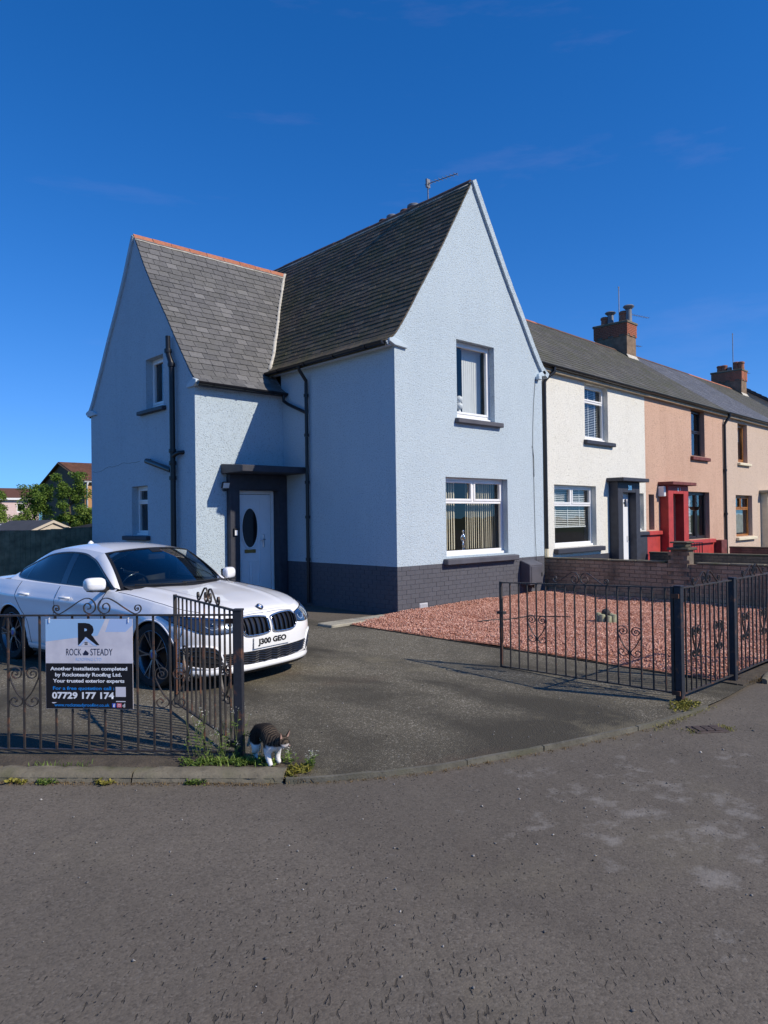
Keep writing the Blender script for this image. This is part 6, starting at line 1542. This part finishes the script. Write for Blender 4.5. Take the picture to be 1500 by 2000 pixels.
# ring planter on the gravel
plp = thing('log_planter', 'small ring planter of concrete logs with a dark stone ball on gravel', 'planter', (1.52, -3.18, gh(1.5, -3.2)))
plain('planter_log', (.30, .30, .19), .9, var=.25, vs=20, bscale=60); plain('dark_stone', (.05, .048, .045), .9, var=.3, vs=20, bscale=40, bstr=.6)
for i in range(8):
    a = 2*math.pi*i/8; r_ = .044+random.uniform(-.003, .003); h_ = .12+random.uniform(-.02, .025)
    MB().lathe([(r_, -.02), (r_, h_-.008), (r_*.85, h_), (0, h_)], (.125*math.cos(a), .125*math.sin(a), 0), n=12).build('log', 'planter_log', plp, smooth=40)
MB().lathe([(.10, .0), (.10, .08), (0, .09)], n=14).build('soil_fill', 'soil', plp)
mb = MB(); mb.lathe([(.066*math.sin(t)*(1+random.uniform(-.06, .06)), .145-.062*math.cos(t)) for t in np.linspace(.05, math.pi-.05, 9)], (.02, .02, 0), n=12); mb.build('stone_ball', 'dark_stone', plp, smooth=True)
MB().tube([(-.10, .09, .08), (-.16, .10, .16), (-.15, .10, .20)], .008, 5).build('twig', 'bark', plp)
# hose lying on the gravel
hp_ = smoothpath([(.1, -1.75, 0), (.6, -1.9, 0), (1.0, -2.1, 0), (1.25, -2.35, 0), (1.4, -2.6, 0)], 6)
tag(MB().tube([(p[0], p[1], gh(p[0], p[1])+.016) for p in hp_], .009, 6).build('garden_hose', 'black_plastic', smooth=True), 'thin dark hose lying on the red gravel', 'hose')

# ================================================================ cat
CT_ = thing('cat', 'brown tabby and white cat stepping onto the kerb beside the gate post', 'cat', (-6.0, -4.93, .008), math.atan2(-.985, -.12))
nodes = dict(hip=(-.125,0,.192,.060), back=(-.04,0,.222,.070), rib=(.045,0,.195,.066), sho=(.095,0,.168,.055), neck=(.130,.014,.178,.042), head=(.172,.030,.186,.053), muz=(.214,.045,.164,.028), tail0=(-.185,0,.200,.020), tail1=(-.235,-.01,.150,.016), tail2=(-.255,-.015,.085,.014), tail3=(-.285,-.02,.05,.010),
  sL=(.085,.036,.125,.034), eL=(.070,.040,.085,.024), wL=(.082,.036,.040,.017), pL=(.105,.037,.014,.018), sR=(.085,-.036,.125,.034), eR=(.078,-.040,.085,.024), wR=(.098,-.036,.040,.017), pR=(.122,-.037,.014,.018),
  hL=(-.115,.045,.145,.048), kL=(-.075,.052,.098,.034), oL=(-.135,.048,.058,.020), tL=(-.118,.048,.020,.016), qL=(-.088,.048,.013,.018), hR=(-.115,-.045,.145,.048), kR=(-.062,-.052,.098,.034), oR=(-.105,-.048,.058,.020), tR=(-.085,-.048,.020,.016), qR=(-.055,-.048,.013,.018))
eds = [('hip','back'),('back','rib'),('rib','sho'),('sho','neck'),('neck','head'),('head','muz'),('hip','tail0'),('tail0','tail1'),('tail1','tail2'),('tail2','tail3'),('sho','sL'),('sL','eL'),('eL','wL'),('wL','pL'),('sho','sR'),('sR','eR'),('eR','wR'),('wR','pR'),('hip','hL'),('hL','kL'),('kL','oL'),('oL','tL'),('tL','qL'),('hip','hR'),('hR','kR'),('kR','oR'),('oR','tR'),('tR','qR')]
nm = list(nodes); me = bpy.data.meshes.new('cat_skel'); me.from_pydata([nodes[q][:3] for q in nm], [(nm.index(a), nm.index(b)) for a, b in eds], [])
so_ = bpy.data.objects.new('cat_skel', me); COL.objects.link(so_); so_.modifiers.new('skin', 'SKIN'); sub = so_.modifiers.new('sub', 'SUBSURF'); sub.levels = 2; sub.render_levels = 2
for i, q in enumerate(nm): me.skin_vertices[0].data[i].radius = (nodes[q][3],)*2; me.skin_vertices[0].data[i].use_root = q == 'hip'
dg = bpy.context.evaluated_depsgraph_get(); cme = bpy.data.meshes.new_from_object(so_.evaluated_get(dg)); bpy.data.objects.remove(so_)
k = NT('cat_fur'); v = k.pos(True); xyz = k.n('SeparateXYZ', i_Vector=v)
wv = k.n('TexWave', i_Vector=v, i_Scale=17., i_Distortion=5., i_Detail=3.); wv.inputs['Detail Scale'].default_value = 2.
tab = k.ramp(wv.outputs['Fac'], .25, .72, (.014, .012, .011), (.090, .068, .048)); tab = k.mix(k.math('MULTIPLY', k.ramp(xyz.outputs[0], -.10, .03, (1, 1, 1), (0, 0, 0)), .85), tab, (.016, .014, .013))
lim = k.math('ADD', xyz.outputs[2], k.math('MULTIPLY', k.noise(v, 14, 2), .05))
m1 = k.ramp(lim, .150, .158); chest = k.math('MULTIPLY', k.ramp(xyz.outputs[0], .085, .11), k.ramp(lim, .172, .182, (1, 1, 1), (0, 0, 0))); muz = k.math('MULTIPLY', k.ramp(xyz.outputs[0], .196, .204), k.ramp(xyz.outputs[2], .168, .178, (1, 1, 1), (0, 0, 0)))
# stated as a coat colour map: white legs, chest and muzzle
cc = k.mix(m1, (.78, .76, .73), tab); cc = k.mix(chest, cc, (.78, .76, .73)); cc = k.mix(muz, cc, (.76, .70, .66))
k.bsdf(cc, .85, k.bump(k.noise(v, 160, 3, .7), .7, .006), spec=.15)
cme.materials.clear(); cme.materials.append(M('cat_fur')); cme.polygons.foreach_set('use_smooth', [True]*len(cme.polygons)); cbody = obj('body', cme, CT_)
# short fur: fine slivers over the coat
cme.calc_loop_triangles(); fur = MB(); tris = [t for t in cme.loop_triangles]; ar = np.array([t.area for t in tris]); idx = rng.choice(len(tris), 9000, p=ar/ar.sum())
for i in idx:
    t = tris[i]; a, b, c_ = (cme.vertices[j].co for j in t.vertices); r1, r2 = random.random(), random.random()
    if r1+r2 > 1: r1, r2 = 1-r1, 1-r2
    p = a+(b-a)*r1+(c_-a)*r2; n_ = t.normal; d = (n_*.45+Vector((-1, 0, -.5))*.75+Vector((random.gauss(0,.25), random.gauss(0,.25), random.gauss(0,.25)))).normalized(); s_ = d.cross(n_).normalized()*.0007
    fur.add([p-s_-n_*.001, p+s_-n_*.001, p+d*random.uniform(.005, .010)], [(0, 1, 2)])
o = fur.build('fur', 'cat_fur', CT_, fix=False); o['kind'] = 'stuff'
hd = Vector(nodes['head'][:3]); fd = Vector((.042, .014, -.016)).normalized(); sd = Vector((-fd.y, fd.x, 0)).normalized(); ud_ = fd.cross(sd).normalized()*-1
if ud_.z < 0: ud_ = -ud_
plain('ear_pink', (.42, .26, .21), .8, var=.1, obj=True); plain('eye_dark', (.02, .02, .01), .15, var=0)
for s_ in (1, -1):
    b0 = hd+sd*s_*.030+ud_*.028; mb = MB(); tip = b0+ud_*.054+sd*s_*.016-fd*.004
    mb.add([b0-sd*.018+fd*.004, b0+sd*.018+fd*.002, b0-fd*.014, tip], [(0, 1, 3), (1, 2, 3), (2, 0, 3), (0, 2, 1)]); e_ = mb.build('ear', 'cat_fur', CT_)
    mb = MB(); mb.add([b0-sd*.011+fd*.006, b0+sd*.011+fd*.005, tip-ud_*.008+fd*.003], [(0, 1, 2)]); mb.build('inner_ear', 'ear_pink', e_, fix=False)
    c_ = hd+fd*.039+sd*s_*.018+ud_*.010; MB().lathe([(.0055*math.sin(t), -.0055*math.cos(t)) for t in np.linspace(.05, math.pi-.05, 7)], c_, n=10).build('eye', 'eye_dark', CT_, smooth=True)
c_ = Vector(nodes['muz'][:3])+fd*.012+ud_*.006; MB().lathe([(.006*math.sin(t), -.005*math.cos(t)) for t in np.linspace(.05, math.pi-.05, 7)], c_, n=10).build('nose', 'ear_pink', CT_, smooth=True)
# ================================================================ behind the house
plain('fence_wood', (.19, .165, .10), .85, var=.4, vs=5, bscale=40, bstr=.5); plain('felt', (.055, .058, .065), .9, var=.15, vs=3, bscale=60); plain('shed_cream', (.55, .48, .38), .8, var=.08); plain('tan_brick', (.45, .24, .10), .9, var=.12, vs=9); plain('gable_shade_brown', (.15, .095, .06), .85, var=.2); plain('pink_render', (.66, .50, .47), .8, var=.06)
def board_fence(label, x0, x1, y, h0, h1, bw=.118):
    t = thing('board_fence', label, 'fence', (x0, y, 0)); n = int((x1-x0)/bw)
    for i in range(n):
        h = h0+(h1-h0)*i/n+random.uniform(-.008, .008); a = i*bw
        MB().box(a+.003, a+bw-.003, -.012+random.uniform(-.003, .003), .008, .03, h).build('board', 'fence_wood', t)
    for z in (.35, .95, 1.4): MB().box(0, n*bw, .010, .05, z-.04, z+.04).build('rail', 'fence_wood', t)
    for a in np.arange(0, x1-x0, 1.8): MB().box(a, a+.09, .012, .10, -.05, h0+.02).build('post', 'fence_wood', t)
board_fence('dark green board fence behind the car', -6.6, -2.25, 9.6, 1.46, 1.555); board_fence('short dark fence panel touching the back of the house', -2.31, -.2, 9.70, 1.57, 1.60)
def shed(label, loc, rz, w, l, he, ha, wallm='shed_cream'):
    t = thing('garden_shed', label, 'shed', loc, rz)
    mb = MB(); mb.prism([(-w/2, 0), (w/2, 0), (w/2, he), (0, ha), (-w/2, he)], lambda u, v, d: (u, d, v), 0, l); mb.build('walls', wallm, t)
    for s_ in (1, -1):
        mb = MB(); mb.add([(0, -.06, ha+.03), (s_*(w/2+.08), -.06, he-.01), (s_*(w/2+.08), l+.06, he-.01), (0, l+.06, ha+.03), (0, -.06, ha+.06), (s_*(w/2+.08), -.06, he+.02), (s_*(w/2+.08), l+.06, he+.02), (0, l+.06, ha+.06)], [(0,3,2,1),(4,5,6,7),(0,1,5,4),(1,2,6,5),(2,3,7,6),(3,0,4,7)]); mb.build('roof', 'felt', t)
        mb = MB(); mb.add([(0, -.08, ha+.05), (s_*(w/2+.09), -.08, he+.01), (s_*(w/2+.09), -.08, he-.09), (0, -.08, ha-.06), (0, -.06, ha+.05), (s_*(w/2+.09), -.06, he+.01), (s_*(w/2+.09), -.06, he-.09), (0, -.06, ha-.06)], [(0,3,2,1),(4,5,6,7),(0,1,5,4),(1,2,6,5),(2,3,7,6),(3,0,4,7)]); mb.build('bargeboard', wallm, t)
    return t
shed('cream garden shed with felt roof showing over the board fence', (1.41, 22.0, 0), R(16), 1.88, 2.9, 1.40, 1.77); shed('low grey roofed shed beside the corner of the house', (1.3, 17.2, 0), R(-50), 2.6, 2.0, 1.42, 1.62, 'felt'); shed('white garden shed at the left edge behind the fence', (1.05, 30.7, 0), R(-43), 3.2, 2.0, 1.60, 1.68, 'upvc')
def tree(label, loc, top, rx, ry, zc0, n, mat_='leaf_tree', group='trees behind the garden fence', leafs=.11, seed=0):
    rr = random.Random(seed); t = thing('garden_tree', label, 'tree', loc, 0, group); mb = MB(); tips = []
    tr = MB(); H_ = top; tr.tube([(0,0,0), (.05,.02,H_*.3), (-.04,.05,H_*.6), (.03,0,H_*.85)], [.11, .085, .055, .02], 7)
    for i in range(9):
        z = H_*rr.uniform(.25, .75); a = rr.uniform(0, 6.28); e = Vector((math.cos(a)*rx*rr.uniform(.5, .95), math.sin(a)*ry*rr.uniform(.5, .95), min(H_*.93, z+H_*rr.uniform(.1, .3)))); b = Vector((0, 0, z)); mid = b.lerp(e, .5)+Vector((0, 0, -.08)); tr.tube([b, mid, e], [.04, .025, .008], 5); tips += [e, mid]
    tr.build('trunk', 'bark', t, smooth=True)
    cl = [(Vector((rr.gauss(0, .45)*rx, rr.gauss(0, .45)*ry, zc0+(top-zc0)*rr.random()**.8)), rr.uniform(.25, .5)*min(rx, (top-zc0)/2)) for _ in range(16)]+[(q, .3*rx) for q in tips]
    for i in range(int(n*2.3)):
        c_, r_ = cl[rr.randrange(len(cl))]; d = Vector((rr.gauss(0, 1), rr.gauss(0, 1), rr.gauss(0, .8))); d = d.normalized()*r_*rr.random()**.4; p = c_+d
        if p.z > top or p.z < .1: continue
        leaf(mb, p, (rr.gauss(0, 1), rr.gauss(0, 1), rr.gauss(0, .6)), leafs*rr.uniform(.7, 1.3), leafs*.55)
    o = mb.build('crown', mat_, t, fix=False); o['kind'] = 'stuff'; return t
tree('tall leafy tree in front of the brown gabled house', (5.6, 31.9, 0), 4.5, .85, .85, 1.2, 3800, seed=3); tree('broad bushy tree left of the brown gabled house', (4.15, 33.2, 0), 3.85, 1.15, 1.1, 1.3, 4200, seed=5); tree('leafy tree cut off by the left edge of the photograph', (2.45, 34.5, 0), 3.5, .8, .8, .9, 2600, seed=9)
tree('bright green bush low behind the cream shed', (3.3, 32.6, 0), 2.45, 1.2, .9, .9, 2600, 'leaf_tree_pale', seed=11); tree('bright green bush by the corner of the house', (6.3, 31.0, 0), 2.5, .8, .8, .9, 2200, 'leaf_tree_pale', seed=13)
# brown gabled house
bh_ = thing('brown_house', 'tan house with brown tiled roof and gable in painted shade behind the trees', 'house', (13.7, 51.6, 0))
HP = Prof([(-.25, 5.15), (1.5, 5.72), (3.5, 6.38), (5.6, 7.07)]); HPb = Prof([(-.25, 5.15), (1.5, 5.78), (3.5, 6.5), (5.1, 7.07)])
wall_panel('front_wall', [(0, 0), (12, 0), (12, 5.2), (0, 5.2)], [rect(1.6, 2.9, 3.2, 4.4), rect(1.6, 3.2, 1.0, 2.3)], lambda u, v, d: (u, d, v), 'tan_brick', bh_, .1)
wall_panel('gable_wall', [(0, 0), (10.7, 0), (10.7, 5.2), (5.6, 6.98), (0, 5.2)], [], lambda u, v, d: (d, u, v), 'gable_shade_brown', bh_)  # dark brown puts this side's shade into the wall colour
wall_panel('back_wall', [(0, 0), (12, 0), (12, 5.2), (0, 5.2)], [], lambda u, v, d: (u, 10.7, v), 'tan_brick', bh_); wall_panel('gable_wall', [(0, 0), (10.7, 0), (10.7, 5.2), (5.6, 6.98), (0, 5.2)], [], lambda u, v, d: (12, u, v), 'tan_brick', bh_)
rf_ = roof_shell(HP, lambda u, h, z: (u, h, z), -.25, 12.2, 'tile_brown', bh_, name='roof'); roof_shell(HPb, lambda u, h, z: (u, 10.7-h, z), -.25, 12.2, 'tile_brown', rf_)
slates(HP, -.25, 12.2, lambda u, h, z: (u, h, z), .33, .3, 'tile_brown', rf_, thick=.03, name='roof_tiles')
for a, b, c_, d_ in ((1.6, 2.9, 3.2, 4.4), (1.6, 3.2, 1.0, 2.3)): window(bh_, lambda u, v, d: (u, d, v), a, b, c_, d_, .08, [(0, .5, 0, 1, True), (.5, 1, 0, 1, True)])
half_gutter(((-.2, -.30, 5.12), (12, -.30, 5.12)), .09, 'upvc', bh_); MB().box(-.2, 12, -.24, -.20, 4.98, 5.16).build('fascia', 'upvc', bh_); MB().tube([(.15, -.30, 5.05), (.15, -.1, 4.8), (.15, -.1, 0)], .07, 8).build('downpipe', 'upvc', bh_, smooth=True)
mb = MB(); mb.tube([(-.26, -.25, 5.1), (-.26, 5.6, 7.0), (-.26, 10.95, 5.1)], .07, 4); mb.build('bargeboard', 'gable_shade_brown', bh_)
# pink house far left
ph = thing('far_house', 'distant pale pink house with brown roof at the left edge', 'house', (7.5, 82.5, 0), R(-3)); PP = Prof([(-.3, 4.65), (2, 5.3), (4.4, 6.02)])
wall_panel('front_wall', [(0, 0), (12, 0), (12, 4.7), (0, 4.7)], [rect(9.6, 10.5, 3.0, 4.1), rect(6.5, 7.6, 3.0, 4.1)], lambda u, v, d: (u, d, v), 'pink_render', ph, .1)
wall_panel('gable_wall', [(0, 0), (8.8, 0), (8.8, 4.7), (4.4, 5.95), (0, 4.7)], [], lambda u, v, d: (12, u, v), 'pink_render', ph); wall_panel('gable_wall', [(0, 0), (8.8, 0), (8.8, 4.7), (4.4, 5.95), (0, 4.7)], [], lambda u, v, d: (0, u, v), 'pink_render', ph)
r_ = roof_shell(PP, lambda u, h, z: (u, h, z), -.2, 12.2, 'tile_brown', ph, name='roof'); roof_shell(PP, lambda u, h, z: (u, 8.8-h, z), -.2, 12.2, 'tile_brown', r_); MB().box(-.2, 12.2, -.36, -.28, 4.45, 4.68).build('fascia', 'upvc', ph)
for a in (6.5, 9.6): window(ph, lambda u, v, d: (u, d, v), a, a+.95, 3.0, 4.1, .08, [(0, 1, 0, 1, True)])
# dark roofed house beyond the terrace
nh = thing('far_house', 'distant house with dark navy tiled roof beyond the far chimney', 'house', (41.6, 6.9, 0), R(28)); NP = Prof([(-.4, 6.6), (2.2, 8.1), (4.6, 9.55)])
wall_panel('front_wall', [(-6, 0), (9, 0), (9, 6.7), (-6, 6.7)], [], lambda u, v, d: (u, d, v), 'harl_beige', nh)
for x in (-6, 9): wall_panel('gable_wall', [(0, 0), (9.2, 0), (9.2, 6.7), (4.6, 9.5), (0, 6.7)], [], lambda u, v, d, x=x: (x, u, v), 'harl_beige', nh)
r_ = roof_shell(NP, lambda u, h, z: (u, h, z), -6.3, 9.3, 'tile_navy', nh, name='roof'); roof_shell(NP, lambda u, h, z: (u, 9.2-h, z), -6.3, 9.3, 'tile_navy', r_); slates(NP, -6.3, 9.3, lambda u, h, z: (u, h, z), .32, .33, 'tile_navy', r_, thick=.03, name='roof_tiles')
